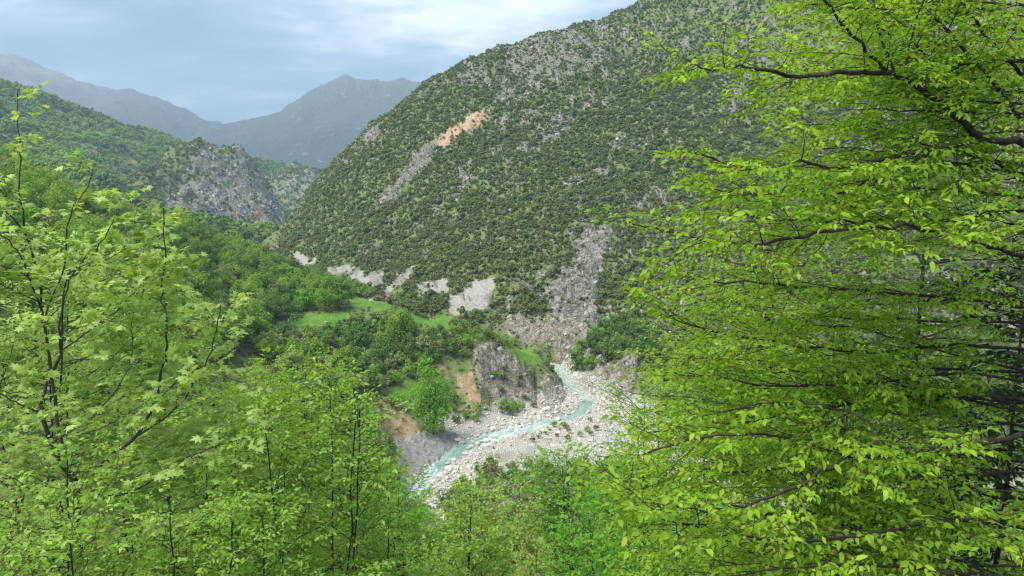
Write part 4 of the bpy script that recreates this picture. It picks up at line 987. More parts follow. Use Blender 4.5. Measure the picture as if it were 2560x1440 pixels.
class Tree:
    def __init__(s, name, seed, leaf, lsize, mat, matobj, bark, per_twig=6, droop=0.25, poly=None):
        s.name, s.leaf, s.lsize, s.mat, s.matobj, s.bark, s.per_twig, s.droop, s.poly = name, leaf, lsize, mat, matobj, bark, per_twig, droop, poly
        s.rng = np.random.default_rng(seed); s.r = random.Random(seed)
        s.main = []; s.small = []; s.tw = []
    def ok(s, v):
        if s.poly is None: return True
        px, py = proj(np.array([v[0]]), np.array([v[1]]), np.array([v[2]]))
        return bool(inside(s.poly, px, py)[0])
    def jit(s, k): r = s.r; return Vector((r.gauss(0, k), r.gauss(0, k), r.gauss(0, k)))
    def twig(s, p, d, L):
        d = (d + s.jit(.12)).normalized(); m = p + d * L * .5; d2 = (d + s.jit(.15) - UP * 0.10).normalized(); e = m + d2 * L * .5
        if s.leaf in ('oval', 'palm'): s.small.append((np.array((p[:], m[:], e[:])), np.array((L * .007 + .0008, L * .005 + .0006, .0005))))
        else: s.small.append((np.array((p[:], e[:])), np.array((L * .007 + .0008, .0006))))
        s.tw.append((p[:], m[:], e[:]))
    def spray(s, p, d, L, flat=1.0, tsp=0.10, tl=(.16, .34), up=0.0):
        """side branch carrying twigs left and right in roughly one plane"""
        if s.poly is not None and not s.ok(p + d * L): return
        n = 5 if s.leaf in ('oval', 'palm') else 4; pts = [p.copy()]; dd = d.copy(); st = L / (n - 1)
        for i in range(n - 1):
            dd = (dd + s.jit(.11) + UP * up).normalized(); pts.append(pts[-1] + dd * st)
        s.small.append((np.array([q[:] for q in pts]), np.linspace(L * .006 + .0014, .001, n)))
        k = max(2, int(L / tsp)); sd = s.r.choice((-1, 1))
        for j in range(k):
            t = 0.12 + 0.88 * (j + .5) / k; i = min(int(t * (n - 1)), n - 2); q = pts[i].lerp(pts[i + 1], t * (n - 1) - i)
            ax = (pts[i + 1] - pts[i]).normalized(); lat = ax.cross(UP)
            if lat.length < .2: lat = Vector((1, 0, 0))
            lat.normalize(); sd = -sd
            lat = (lat * flat + s.jit(1 - flat * .75) * .5).normalized() if flat < 1 else lat
            a = s.r.uniform(.55, 1.05)
            s.twig(q, (ax * math.cos(a) + lat * sd * math.sin(a) + UP * s.r.gauss(0.02, .14)).normalized(), s.r.uniform(*tl) * (1.15 - .5 * t))
        s.twig(pts[-1], (pts[-1] - pts[-2]).normalized(), s.r.uniform(*tl) * .8)
    def limb(s, pts, r0, r1, sp=0.16, sl=(.4, 1.0), t0=0.0, ang=(.6, 1.1), flat=1.0, wob=0.008, vert=0.12, up=0.0, tsp=.10, tl=(.16, .34), main=True, radial=False, upb=0.0):
        p = smooth_path(pts, 4, s.rng, wob); n = len(p)
        (s.main if main else s.small).append((p, np.linspace(r0 * .56, r1 * .8, n)))
        seg = np.linalg.norm(np.diff(p, axis=0), axis=1); cum = np.concatenate([[0], np.cumsum(seg)]); Lt = cum[-1]
        x = Lt * t0 + s.r.uniform(0, sp); sd = 1
        while x < Lt:
            i = min(np.searchsorted(cum, x) - 1, n - 2); i = max(i, 0); f = (x - cum[i]) / max(seg[i], 1e-6); q = Vector(p[i] + (p[i + 1] - p[i]) * f)
            ax = Vector(p[i + 1] - p[i]).normalized()
            if radial:
                a = s.r.uniform(0, 2 * PI); lat = Vector((math.cos(a), math.sin(a), 0)); lat = (lat - ax * lat.dot(ax)).normalized()
            else:
                lat = ax.cross(UP)
                lat = lat.normalized() if lat.length > .15 else Vector((1, 0, 0))
                sd = -sd; lat = lat * sd
            a = s.r.uniform(*ang)
            d = (ax * math.cos(a) + lat * math.sin(a) + UP * (s.r.gauss(0, vert) + upb)).normalized()
            s.spray(q, d, s.r.uniform(*sl) * (1.1 - .45 * x / Lt), flat, tsp, tl, up)
            x += sp * s.r.uniform(.6, 1.4)
        s.spray(Vector(p[-1]), Vector(p[-1] - p[-2]).normalized(), sl[0] * .8, flat, tsp, tl, up)
    def finish(s, label, cat, base, group=None, near=0, extra=None, kpl=None):
        rng = s.rng
        e = bpy.data.objects.new(s.name, None); COL.objects.link(e); e.location = base; tag(e, label, cat, group); e.empty_display_size = .3
        B = np.array(base, float)
        for i, (p, r) in enumerate(s.main):
            V, F = tube_arrays([(p - B, r)], 8); obj('trunk' if i == 0 else 'branch', mesh_arr('branch', V, F, s.bark, True), e)
        if s.small:
            V, F = tube_arrays(s.small, 3); obj('twigs', mesh_arr('twigs', V - B, F, s.bark, True), e, kind='stuff')
        tw = np.array(s.tw); n = len(tw); k = s.per_twig
        t = (np.arange(k) + .6) / k; t = np.broadcast_to(t, (n, k)) + rng.normal(0, .05, (n, k)); t = np.clip(t, .05, 1.0)
        a, m, b = tw[:, 0][:, None], tw[:, 1][:, None], tw[:, 2][:, None]; tt = t[..., None]
        pos = np.where(tt < .5, a + (m - a) * tt * 2, m + (b - m) * (tt - .5) * 2)
        ax = unit(np.broadcast_to(b - a, pos.shape)); lat = np.cross(ax, np.array([0, 0, 1.0])); lat = unit(lat + 1e-4)
        sg = np.where((np.arange(k) % 2) == 0, 1, -1)[None, :, None] * np.ones((n, 1, 1))
        tip = unit(ax * .75 + lat * sg * 0.8 + rng.normal(0, .28, pos.shape) - np.array([0, 0, s.droop]) * rng.uniform(.2, 1.6, (n, k, 1)))
        tip[:, -1] = unit(ax[:, -1] + rng.normal(0, .2, (n, 3)) - np.array([0, 0, s.droop]))
        nr = unit(np.array([0, 0, 1.0]) + rng.normal(0, .50, pos.shape))
        pos = pos.reshape(-1, 3); tip = tip.reshape(-1, 3); nr = nr.reshape(-1, 3); N_ = len(pos)
        size = s.lsize * rng.uniform(.5, 1.25, N_); rn = np.clip(np.repeat(rng.random(n), k) * .5 + rng.random(N_) * .5, 0, 1)
        if s.leaf == 'palm': pos = pos + tip * size[:, None] * .25
        R = frames(tip, nr)
        keep = np.ones(N_, bool)
        if near:
            px, py = proj(pos[:, 0], pos[:, 1], pos[:, 2]); vis = (px > 10) & (px < 2550) & (py > 10) & (py < 1430)
            o_ = np.argsort(np.where(vis, pos[:, 1] / size, 1e9))[:near]; keep[o_] = False
            T, F = LT[s.leaf]; lm = mesh_arr('leaf', T, F, s.matobj)
            from mathutils import Matrix
            for j in o_:
                o = bpy.data.objects.new('leaf', lm); COL.objects.link(o); o.parent = e
                M = Matrix(R[j].T.tolist()).to_4x4(); o.matrix_local = Matrix.Translation(pos[j] - B) @ M @ Matrix.Scale(size[j], 4)
        V, F, rv = leaf_arrays('mid' if s.leaf == 'oval' else s.leaf, pos[keep] - B, R[keep], size[keep], rn[keep])
        obj('foliage', mesh_arr('foliage', V, F, s.mat, False, dict(rnd=rv)), e, kind='stuff')
        s.e, s.B, s.pos = e, B, pos
        print(s.name, 'leaves', N_, 'twigs', n)
        return e
def hang(tree, kind, n, mat, size, name, every=None):
    """catkins or seed balls hanging under twigs: one small mesh each shape, joined"""
    rng = tree.rng; idx = rng.choice(len(tree.tw), min(n, len(tree.tw)), replace=False); tw = np.array(tree.tw)[idx]
    if kind == 'catkin':
        ls = []
        for q in tw:
            p = q[1]; L_ = size * rng.uniform(.6, 1.2)
            ls.append((np.array([p, p + np.array([rng.normal(0, .006), rng.normal(0, .006), -L_ * .5]), p + np.array([rng.normal(0, .012), rng.normal(0, .012), -L_])]), np.array([.0022, .0042, .0012])))
        V, F = tube_arrays(ls, 5); o = obj(name, mesh_arr(name, V - tree.B, F, mat), tree.e, kind='stuff')
    else:
        T = stones[0]; import bmesh
        bm = bmesh.new(); bmesh.ops.create_icosphere(bm, subdivisions=2, radius=1.0)
        Vb = np.array([v.co[:] for v in bm.verts]); Fb = [[v.index for v in f.verts] for f in bm.faces]; bm.free()
        Vb *= 1 + (rng.random((len(Vb), 1)) - .5) * .25
        me = mesh_arr('seed_ball', Vb, Fb, mat)
        for q in tw:
            d = rng.uniform(.03, .09); p = q[2] + np.array([0, 0, -d]) - tree.B
            o = bpy.data.objects.new('seed_ball', me); COL.objects.link(o); o.parent = tree.e; o.location = p; r = size * rng.uniform(.8, 1.15); o.scale = (r, r, r)
            V, F = tube_arrays([(np.array([q[2] - tree.B, p + 0.0]), np.array([.0015, .0015]))], 4)
            obj('stalk', mesh_arr('stalk', V, F, tree.bark), tree.e)
def PX(l): return [P(*q) for q in l]

def two(name, ca, cb, cc, **k):
    a = leaf_mat(name, ca, cb, cc, **k)
    b = MB(name + '_single')       # same colours picked per object
    col = b.ramp(b.rnd(), [(0.0, ca), (0.5, cb), (1.0, cc)])
    pr = b.princ(col, 0.55, 0.25); tr = b.n('ShaderNodeBsdfTranslucent'); tcol = k.get('tcol', 1.25)
    b.l(b.mix(1.0, col, (tcol * 1.05, tcol, tcol * 0.55), 'MULTIPLY'), tr.inputs[0])
    mx = b.n('ShaderNodeMixShader'); mx.inputs[0].default_value = k.get('trans', .38); b.l(pr, mx.inputs[1]); b.l(tr.outputs[0], mx.inputs[2])
    return a, b.done(mx.outputs[0])
M_HORN = two('hornbeam_leaves', (0.12, 0.25, 0.014), (0.25, 0.425, 0.024), (0.42, 0.58, 0.055), trans=.46, tcol=1.35)
M_HORN2 = two('hornbeam_leaves_far', (0.15, 0.30, 0.02), (0.24, 0.42, 0.028), (0.35, 0.53, 0.05), trans=.46, tcol=1.3)
M_PLANE = two('plane_tree_leaves', (0.22, 0.34, 0.075), (0.37, 0.52, 0.13), (0.54, 0.67, 0.24), trans=.42, tcol=1.2)
M_SAP = two('sapling_leaves', (0.18, 0.34, 0.04), (0.28, 0.48, 0.065), (0.42, 0.60, 0.12), trans=.46, tcol=1.25)
M_AIRY = two('airy_tree_leaves', (0.12, 0.31, 0.028), (0.175, 0.40, 0.04), (0.25, 0.47, 0.06), trans=.46, tcol=1.3)
M_YEL = two('yellow_green_leaves', (0.27, 0.37, 0.07), (0.35, 0.45, 0.10), (0.43, 0.51, 0.15), trans=.42, tcol=1.2)
M_SHADE = two('shade_fill_leaves', (0.016, 0.034, 0.010), (0.024, 0.050, 0.014), (0.036, 0.068, 0.018), trans=.15, tcol=1.1)  # near-black leaf colour carries the shade of the crown interior
_b = MB('dry_catkin'); M_CAT = _b.done(_b.princ(_b.mix(_b.noise(_b.pos(), 9.0), (0.20, 0.085, 0.035), (0.34, 0.19, 0.07)), .9, .1))
_b = MB('seed_ball'); M_BALL = _b.done(_b.princ(_b.mix(_b.noise(_b.pos(), 60.0), (0.045, 0.02, 0.012), (0.13, 0.055, 0.03)), .95, .1))

# ---- right: hornbeam whose boughs reach in from beyond the frame
POLY_R = [(2040, -400), (1960, -20), (1840, 40), (1700, 60), (1600, 120), (1650, 215), (1800, 260), (1700, 330), (1670, 400), (1700, 480), (1590, 500), (1490, 540), (1520, 620), (1600, 660), (1590, 780), (1600, 880), (1580, 980), (1500, 1040), (1440, 1140), (1400, 1200), (1440, 1300), (1480, 1400), (1440, 1900), (4000, 1900), (4000, -400)]
def hornbeam():
    t = Tree('hornbeam_tree', 701, 'oval', .056, M_HORN[0], M_HORN[1], M_BARKD, 8, .36, POLY_R)
    bx, by, _ = P(2640, 700, 5.9); base = (bx, by, gz(bx, by))
    t.limb([(bx, by, base[2] - .3), P(2640, 1440, 5.8), P(2625, 900, 5.9), P(2610, 400, 6.2), P(2620, -100, 6.4)], .17, .09, sp=9)
    K = dict(sp=.075, sl=(.30, .78), tsp=.075, vert=.24, tl=(.13, .30))
    t.limb(PX([(2600, 400, 6.2), (2560, 360, 5.9), (2460, 345, 5.7), (2370, 272, 5.5), (2300, 222, 5.4), (2230, 188, 5.3), (2130, 180, 5.2), (2000, 190, 5.1), (1900, 172, 5.0), (1850, 163, 4.9), (1780, 172, 4.8), (1720, 150, 4.8)]), .055, .006, t0=.3, **K)
    t.limb(PX([(2230, 188, 5.3), (2150, 110, 5.2), (2090, 40, 5.1), (2040, -20, 5.0), (2010, -80, 5)]), .022, .008, t0=.1, **K)
    t.limb(PX([(2240, 185, 5.35), (2205, 100, 5.4), (2180, 0, 5.5), (2160, -80, 5.5)]), .018, .008, t0=.1, **K)
    t.limb(PX([(2260, 195, 5.35), (2275, 90, 5.3), (2320, -20, 5.2)]), .014, .007, t0=.1, **K)
    t.limb(PX([(2460, 347, 5.7), (2340, 372, 5.4), (2200, 402, 5.2), (2100, 415, 5.0), (2000, 405, 4.9), (1900, 425, 4.8), (1800, 405, 4.7), (1740, 375, 4.6)]), .030, .005, t0=.08, **K)
    t.limb(PX([(2340, 374, 5.4), (2230, 430, 5.3), (2100, 480, 5.2), (1960, 488, 5.1), (1850, 480, 5.0), (1760, 470, 4.9)]), .016, .004, t0=.08, **K)
    t.limb(PX([(2600, 660, 5.6), (2560, 640, 5.3), (2420, 605, 5.0), (2330, 572, 4.8), (2230, 562, 4.7), (2080, 578, 4.6), (1940, 605, 4.5), (1850, 612, 4.4), (1760, 600, 4.4), (1660, 578, 4.3), (1580, 560, 4.3)]), .034, .005, t0=.12, **K)
    t.limb(PX([(2600, 525, 6.2), (2400, 545, 6.0), (2200, 552, 5.8), (2080, 555, 5.6), (1950, 550, 5.5), (1800, 530, 5.4)]), .026, .005, t0=.12, **K)
    t.limb(PX([(2600, 230, 6.5), (2520, 150, 6.4), (2440, 60, 6.3), (2380, -40, 6.2)]), .030, .012, t0=.1, **K)
    t.limb(PX([(2600, 340, 6.3), (2500, 230, 6.2), (2420, 130, 6.0), (2340, 40, 5.8), (2300, -40, 5.7)]), .030, .010, t0=.1, **K)
    t.limb(PX([(2600, 470, 6.4), (2480, 400, 6.3), (2400, 300, 6.2), (2350, 200, 6.1), (2300, 120, 6), (2200, 70, 5.9)]), .026, .006, t0=.1, **K)
    t.limb(PX([(2620, 1080, 5.2), (2520, 1098, 4.9), (2330, 1120, 4.7), (2195, 1142, 4.5), (2130, 1140, 4.4), (2050, 1180, 4.3), (1930, 1240, 4.2), (1790, 1275, 4.1), (1680, 1262, 4.0)]), .040, .005, t0=.25, **K)
    t.limb(PX([(2200, 1140, 4.5), (2185, 1085, 4.6), (2150, 1040, 4.7), (2050, 1010, 4.8), (1900, 1010, 4.8), (1760, 1040, 4.8)]), .018, .004, t0=.25, **K)
    t.limb(PX([(2600, 1010, 6.4), (2400, 992, 6.2), (2200, 1000, 6.0), (2020, 1030, 5.8), (1850, 1060, 5.6)]), .03, .006, t0=.4, **K)
    t.limb(PX([(2600, 880, 6.4), (2400, 860, 6.0), (2200, 880, 5.7), (2000, 862, 5.4), (1800, 832, 5.3), (1690, 800, 5.2)]), .026, .005, t0=.42, **K)
    t.limb(PX([(2600, 770, 6.2), (2350, 742, 5.8), (2100, 722, 5.5), (1900, 710, 5.4), (1720, 690, 5.2)]), .026, .005, t0=.12, **K)
    t.limb(PX([(2600, 1330, 5.2), (2400, 1300, 4.6), (2200, 1330, 4.3), (2000, 1352, 4.1), (1800, 1330, 3.9), (1660, 1300, 3.8)]), .024, .004, t0=.1, **K)
    t.limb(PX([(2600, 1450, 4.8), (2380, 1430, 4.3), (2150, 1410, 4.1), (1950, 1420, 4.0), (1780, 1450, 4.0)]), .024, .004, t0=.1, **K)
    t.limb(PX([(2600, 960, 6.4), (2400, 935, 6.0), (2150, 960, 5.6), (1950, 965, 5.4), (1780, 945, 5.3), (1660, 930, 5.2)]), .022, .005, t0=.45, **K)
    t.limb(PX([(2600, 1230, 5.6), (2350, 1215, 5.0), (2100, 1120, 4.8), (1850, 1085, 4.6), (1680, 1110, 4.5), (1540, 1165, 4.4), (1480, 1190, 4.4)]), .022, .004, t0=.3, **K)
    t.limb(PX([(2600, 1180, 6.6), (2400, 1190, 6.2), (2200, 1230, 5.8), (2000, 1180, 5.6), (1800, 1180, 5.4), (1640, 1210, 5.2)]), .022, .004, t0=.35, **K)
    # shorter boughs filling the crown, all from the trunk
    for i in range(30):
        py = t.r.uniform(-100, 760) if i < 16 else t.r.uniform(760, 1480); d = t.r.uniform(6.0, 7.2); L_ = t.r.uniform(320, 720) if i < 16 else t.r.uniform(550, 1000)
        dd = t.r.uniform(-.6, 1.6); sl = t.r.uniform(-.25, .05)
        t.limb(PX([(2600, py, 6.2), (2600 - L_ * .35, py + L_ * .35 * sl, 6.2 + dd * .35), (2600 - L_ * .7, py + L_ * .8 * sl, 6.2 + dd * .7), (2600 - L_, py + L_ * .9 * sl, 6.2 + dd)]), .022, .004, t0=.1 if i < 16 else .2, **K)
    t.finish('near hornbeam with wide dark boughs of bright yellow-green leaves along the right edge', 'tree', base, near=300)
    hang(t, 'catkin', 900, M_CAT, .055, 'catkins')
hornbeam()

def auto_tree(name, seed, leaf, lsize, mats, bark, pxb, d, top_py, poly, label, group=None, limbs=26, ll=(1.2, 2.6), spread=.2, per=6, el=(.0, .5), sp=.2, sl=(.35, .8), tsp=.11, low=.25, r=.09, az=None, stems=1, near=0, tl=(.16, .34), droop=.25, cat='tree', radial=False):
    t = Tree(name, seed, leaf, lsize, mats[0], mats[1], bark, per, droop, poly)
    bx, by, tz = P(pxb, top_py, d); base = (bx, by, gz(bx, by)); H = tz - base[2]
    for k in range(stems):
        ox, oy = (t.r.uniform(-spread, spread) * H * .25, t.r.uniform(-spread, spread) * H * .25) if stems > 1 else (t.r.uniform(-.1, .1) * H * .3, t.r.uniform(-.1, .1) * H * .3)
        hh = H * (1 if k == 0 else t.r.uniform(.7, 1.0))
        st = [(bx, by, base[2] - .3), (bx + ox * .35, by + oy * .35, base[2] + hh * .35), (bx + ox * .8, by + oy * .8, base[2] + hh * .7), (bx + ox, by + oy, base[2] + hh)]
        if stems > 1: st[0] = (bx + t.r.uniform(-.1, .1), by + t.r.uniform(-.1, .1), base[2] - .3)
        t.limb(st, r, .008, sp=sp * 1.5, sl=sl, t0=.8, radial=True)
        sm = smooth_path(st, 8)
        for i in range(limbs // stems):
            f = low + (1 - low) * (i + t.r.random()) / (limbs // stems); q = sm[min(int(f * (len(sm) - 1)), len(sm) - 1)]
            a = t.r.uniform(*az) if az else t.r.uniform(0, 2 * PI); e_ = t.r.uniform(*el); L_ = t.r.uniform(*ll) * (1.15 - .7 * max(0, f - .35) / .65)
            p = np.array(q); dv = np.array([math.cos(a) * math.cos(e_), math.sin(a) * math.cos(e_), math.sin(e_)])
            pts = [p, p + dv * L_ * .35, p + dv * L_ * .7 + np.array([0, 0, -.02 * L_]), p + dv * L_ + np.array([0, 0, .02 * L_])]
            if poly and not t.ok(pts[-1]) and not t.ok(pts[1]): continue
            t.limb(pts, r * .32, .004, sp=sp, sl=sl, t0=.12, tsp=tsp, main=False, tl=tl, radial=radial)
    e = t.finish(label, cat, base, group, near=near)
    return t
POLY_R2 = [(1700, 120), (1760, 300), (1720, 420), (1760, 520), (1660, 640), (1610, 800), (1640, 900), (1620, 1000), (1560, 1040), (1500, 1100), (1480, 1250), (1460, 1900), (4000, 1900), (4000, -300), (2000, -300)]
ta = auto_tree('hornbeam_tree', 711, 'mid', .066, M_HORN2, M_BARKD, 2330, 9.5, -60, POLY_R2, 'second hornbeam of finer foliage standing behind the near boughs at the right', limbs=78, ll=(1.8, 3.4), per=6, el=(-.1, .45), low=.2)
auto_tree('hornbeam_tree', 712, 'mid', .066, M_HORN2, M_BARKD, 1960, 11.5, 560, POLY_R2, 'slender hornbeam with fine leaves left of the second one, above the river bend', limbs=105, ll=(1.6, 2.8), per=6, el=(-.1, .5), low=.12)
auto_tree('hornbeam_tree', 713, 'mid', .062, M_HORN2, M_BARKD, 2120, 7.2, 1020, POLY_R2, 'low bushy hornbeam below the lowest bough at the bottom right', limbs=105, ll=(1.2, 2.3), per=6, el=(-.1, .4), low=.2)
auto_tree('hornbeam_tree', 716, 'mid', .075, M_HORN2, M_BARKD, 1800, 14.0, 700, POLY_R2, 'farther hornbeam closing the view between the boughs and the hillside', limbs=80, ll=(1.8, 3.0), per=6, el=(-.1, .4), low=.1)
auto_tree('shade_fill_tree', 714, 'mid', .11, M_SHADE, M_BARKD, 2520, 8.4, 640, None, 'added dark tree standing in for the deep shade behind the boughs at the right edge', limbs=64, ll=(1.0, 1.9), per=7, el=(-.2, .3), low=.1, sp=.14, sl=(.3, .6))  # tree added to darken the gap behind the boughs

# ---- left: plane tree
POLY_P = [(-500, 150), (0, 215), (30, 190), (80, 190), (110, 280), (180, 300), (260, 360), (300, 440), (340, 480), (430, 490), (470, 600), (560, 690), (610, 740), (610, 850), (640, 900), (720, 960), (640, 1010), (740, 1080), (660, 1160), (700, 1300), (720, 1900), (-800, 1900)]
def plane_tree():
    t = Tree('plane_tree', 721, 'palm', .088, M_PLANE[0], M_PLANE[1], M_BARK, 6, .22, POLY_P)
    bx, by, _ = P(200, 1400, 8.8); base = (bx, by, gz(bx, by))
    K = dict(sp=.17, sl=(.28, .66), tsp=.125, tl=(.12, .27), flat=.8, vert=.2); K2 = dict(K, sp=.24, sl=(.2, .42))
    t.limb([(bx, by, base[2] - .3)] + PX([(205, 1440, 8.6), (190, 1215, 8.5), (162, 1172, 8.4), (128, 1110, 8.3), (108, 1035, 8.2), (106, 995, 8.2), (130, 930, 8.1), (150, 880, 8.0), (150, 800, 8), (175, 700, 7.9), (215, 640, 7.9)]), .066, .008, t0=.4, **K)
    t.limb(PX([(195, 1260, 8.6), (148, 1080, 9.2), (135, 960, 9.3), (110, 800, 9.3), (88, 660, 9.2), (66, 590, 9.1), (52, 500, 9), (50, 400, 9), (44, 300, 9), (44, 222, 9)]), .044, .005, t0=.3, **K2)
    t.limb(PX([(190, 1220, 8.5), (270, 1145, 8.3), (340, 1092, 8.2), (385, 1010, 8.1), (400, 950, 8.0), (415, 880, 8.0), (418, 800, 7.9), (405, 735, 7.9), (412, 650, 7.8), (408, 520, 7.8)]), .040, .006, t0=.15, **K2)
    t.limb(PX([(150, 980, 8.2), (165, 700, 8.0), (225, 640, 7.9), (268, 580, 7.8), (300, 520, 7.8)]), .02, .005, t0=.2, **K2)
    t.limb(PX([(110, 800, 9.3), (160, 660, 8.8), (175, 540, 8.5), (218, 470, 8.4), (235, 420, 8.3), (246, 382, 8.3)]), .018, .004, t0=.2, **K2)
    t.limb(PX([(66, 590, 9.1), (20, 530, 8.8), (-30, 480, 8.6)]), .02, .006, t0=.1, **K2)
    t.limb(PX([(108, 1035, 8.2), (50, 1010, 8.0), (0, 985, 7.9), (-80, 960, 7.8)]), .02, .006, t0=.1, **K)
    t.limb(PX([(110, 800, 9.3), (60, 660, 8.7), (20, 600, 8.4), (-40, 560, 8.2)]), .02, .006, t0=.1, **K)
    t.limb(PX([(340, 1092, 8.2), (440, 1020, 7.9), (520, 900, 7.7), (540, 820, 7.6), (560, 745, 7.6)]), .022, .005, t0=.1, **K)
    t.limb(PX([(385, 1010, 8.1), (470, 940, 7.9), (570, 940, 7.6), (640, 985, 7.5)]), .016, .004, t0=.1, **K)
    t.limb(PX([(190, 1240, 8.5), (330, 1230, 8.0), (450, 1150, 7.7), (560, 1110, 7.5), (690, 1070, 7.4)]), .024, .005, t0=.1, **K)
    t.limb(PX([(200, 1330, 8.6), (360, 1290, 8.2), (500, 1260, 7.8), (620, 1200, 7.6)]), .022, .005, t0=.1, **K)
    t.limb(PX([(150, 880, 8.0), (230, 820, 7.9), (310, 760, 7.8), (370, 690, 7.8), (430, 640, 7.7), (470, 620, 7.7)]), .016, .004, t0=.1, **K)
    t.limb(PX([(128, 1110, 8.3), (230, 1040, 8.0), (300, 960, 7.8), (330, 880, 7.7), (330, 800, 7.6)]), .018, .004, t0=.1, **K)
    t.limb(PX([(190, 1215, 8.5), (120, 1240, 8.0), (40, 1200, 7.6), (-60, 1180, 7.4)]), .018, .004, t0=.1, **K)
    t.limb(PX([(200, 1300, 8.6), (120, 1330, 8.0), (30, 1330, 7.4), (-60, 1330, 7.2)]), .018, .004, t0=.1, **K)
    for i in range(26):
        py = t.r.uniform(620, 1300); x0 = 110 + (py - 600) * .12; L_ = t.r.choice((-1, 1, 1)) * t.r.uniform(160, 430); d = t.r.uniform(-1.0, 1.4)
        t.limb(PX([(x0, py, 8.7), (x0 + L_ * .4, py - t.r.uniform(10, 70), 8.7 + d * .4), (x0 + L_, py - t.r.uniform(60, 190), 8.7 + d)]), .012, .003, t0=.1, main=False, **K)
    t.finish('near plane tree with pale star-shaped leaves and dark seed balls along the left edge', 'tree', base, near=300)
    hang(t, 'ball', 26, M_BALL, .016, 'seed_ball')
plane_tree()

# ---- bottom: saplings and shrubs on the bank, airy trees farther down
def sap(seed, pxb, d, top, label, stems=3, limbs=26, mats=M_SAP, lsize=.062, ll=(.4, 1.0), poly=None, leaf='mid', per=6, el=(.25, .9), catk=0, sp=.13, sl=(.2, .45), name='sapling', cat='sapling', low=.25, spread=.5, r=.022, tsp=.09, bark=None, near=0, tl=(.12, .26), group=None):
    t = auto_tree(name, seed, leaf, lsize, mats, bark or M_BARKD, pxb, d, top, poly, label, group, limbs=limbs, ll=ll, per=per, el=el, sp=sp, sl=sl, tsp=tsp, low=low, r=r, stems=stems, spread=spread, near=near, tl=tl, cat=cat)
    if catk: hang(t, 'catkin', catk, M_CAT, .06, 'catkins')
    return t
sap(731, 805, 7.6, 985, 'upright hornbeam sapling with brown catkins rising at the bottom centre-left', 4, 64, catk=160, ll=(.5, 1.0), low=.45, near=150, leaf='oval')
sap(732, 640, 7.2, 1215, 'leafy sapling just left of the catkin-bearing one at the bottom', 3, 50, low=.45, ll=(.5, 1.0))
sap(733, 430, 6.4, 1270, 'leafy sapling under the plane tree, right of its trunk', 3, 50, low=.5, ll=(.5, 1.0))
sap(734, 60, 6.2, 1180, 'leafy sapling in the bottom left corner', 3, 56, low=.5, ll=(.5, 1.0), catk=60)
sap(735, 260, 6.0, 1300, 'short leafy sapling below the plane tree trunk', 3, 44, low=.5, ll=(.5, .9))
sap(736, 945, 9.0, 1150, 'thin-stemmed sapling right of the catkin-bearing one', 4, 56, low=.45, ll=(.5, 1.1), catk=40)
sap(737, 1065, 12.5, 1175, 'slim sapling standing out against the turquoise water', 2, 40, low=.45, ll=(.5, 1.1), mats=M_AIRY, lsize=.07)
sap(738, 1120, 10.5, 1235, 'bushy sapling below the lower end of the river', 4, 60, low=.45, ll=(.6, 1.2), mats=M_SAP, lsize=.07)
sap(739, 1245, 15.0, 1215, 'yellow-green budding shrub below the gravel bank', 6, 90, low=.4, ll=(.6, 1.5), mats=M_YEL, lsize=.075, per=5, leaf='small', bark=M_BARK, name='shrub', cat='shrub', el=(.4, 1.1))
sap(740, 1330, 12.5, 1345, 'low yellow-green shrub at the bottom edge near the middle', 5, 70, low=.4, ll=(.6, 1.3), mats=M_YEL, lsize=.07, per=5, leaf='small', bark=M_BARK, name='shrub', cat='shrub', el=(.4, 1.1))
sap(741, 1470, 17.0, 1130, 'airy bright green tree with several dark stems in front of the gravel', 5, 110, mats=M_AIRY, lsize=.085, ll=(.9, 2.0), low=.35, r=.05, leaf='small', name='airy_tree', cat='tree', sp=.2, sl=(.3, .7), tsp=.11)
sap(742, 1625, 14.0, 985, 'airy bright green tree against the hornbeam boughs, right of the gravel', 5, 105, mats=M_AIRY, lsize=.075, ll=(.9, 1.9), low=.35, r=.05, leaf='small', name='airy_tree', cat='tree', sp=.2, sl=(.3, .7), tsp=.11)
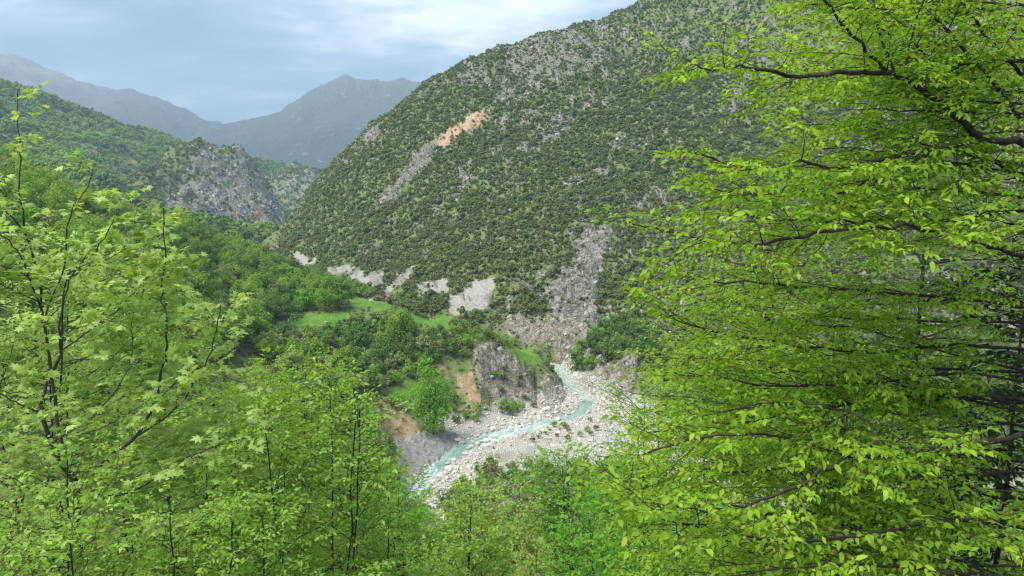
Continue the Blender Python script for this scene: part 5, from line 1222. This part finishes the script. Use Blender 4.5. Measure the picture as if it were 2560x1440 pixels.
sap(743, 1560, 10.0, 1290, 'low bright green tree at the bottom edge right of the middle', 4, 80, mats=M_AIRY, lsize=.075, ll=(.7, 1.5), low=.4, r=.035, leaf='small', name='airy_tree', cat='tree')
sap(744, 700, 24.0, 905, 'feathery yellow-green tree behind the plane tree on the bank', 5, 100, mats=M_HORN2, lsize=.12, ll=(1.2, 2.6), low=.3, r=.06, leaf='small', per=5, name='feathery_tree', cat='tree', sp=.22, sl=(.4, .9), tsp=.13, tl=(.2, .45))
sap(745, 540, 20.0, 860, 'feathery green tree showing between the plane tree twigs', 5, 110, mats=M_HORN2, lsize=.11, ll=(1.2, 2.4), low=.3, r=.06, leaf='small', per=5, name='feathery_tree', cat='tree', sp=.22, sl=(.4, .9), tsp=.13, tl=(.2, .45))
sap(746, 900, 30.0, 1080, 'soft green tree on the bank left of the grey cliff', 5, 80, mats=M_AIRY, lsize=.15, ll=(1.2, 2.6), low=.3, r=.06, leaf='small', per=5, name='feathery_tree', cat='tree', sp=.25, sl=(.4, .9), tsp=.15, tl=(.2, .45))
sap(747, 1010, 34.0, 1215, 'rounded fresh green tree below the lower end of the river', 5, 80, mats=M_AIRY, lsize=.16, ll=(1.2, 2.8), low=.3, r=.06, leaf='small', per=5, name='feathery_tree', cat='tree', sp=.25, sl=(.4, .9), tsp=.15, tl=(.2, .45))
sap(748, 300, 16.0, 760, 'green tree filling the gap behind the plane tree trunk', 5, 84, mats=M_SAP, lsize=.11, ll=(1.2, 2.4), low=.2, r=.06, leaf='small', per=5, name='bank_tree', cat='tree', sp=.22, sl=(.4, .9), tsp=.13, tl=(.2, .45))
sap(749, 60, 14.0, 640, 'green tree behind the plane tree at the left edge', 5, 84, mats=M_PLANE, lsize=.12, ll=(1.2, 2.4), low=.2, r=.06, leaf='small', per=5, name='bank_tree', cat='tree', sp=.22, sl=(.4, .9), tsp=.13, tl=(.2, .45))
sap(750, 480, 11.5, 1010, 'bushy green tree below the plane tree boughs', 4, 100, mats=M_SAP, lsize=.085, ll=(.9, 1.8), low=.3, r=.05, name='bank_tree', cat='tree', sp=.2, sl=(.3, .7), tsp=.11)
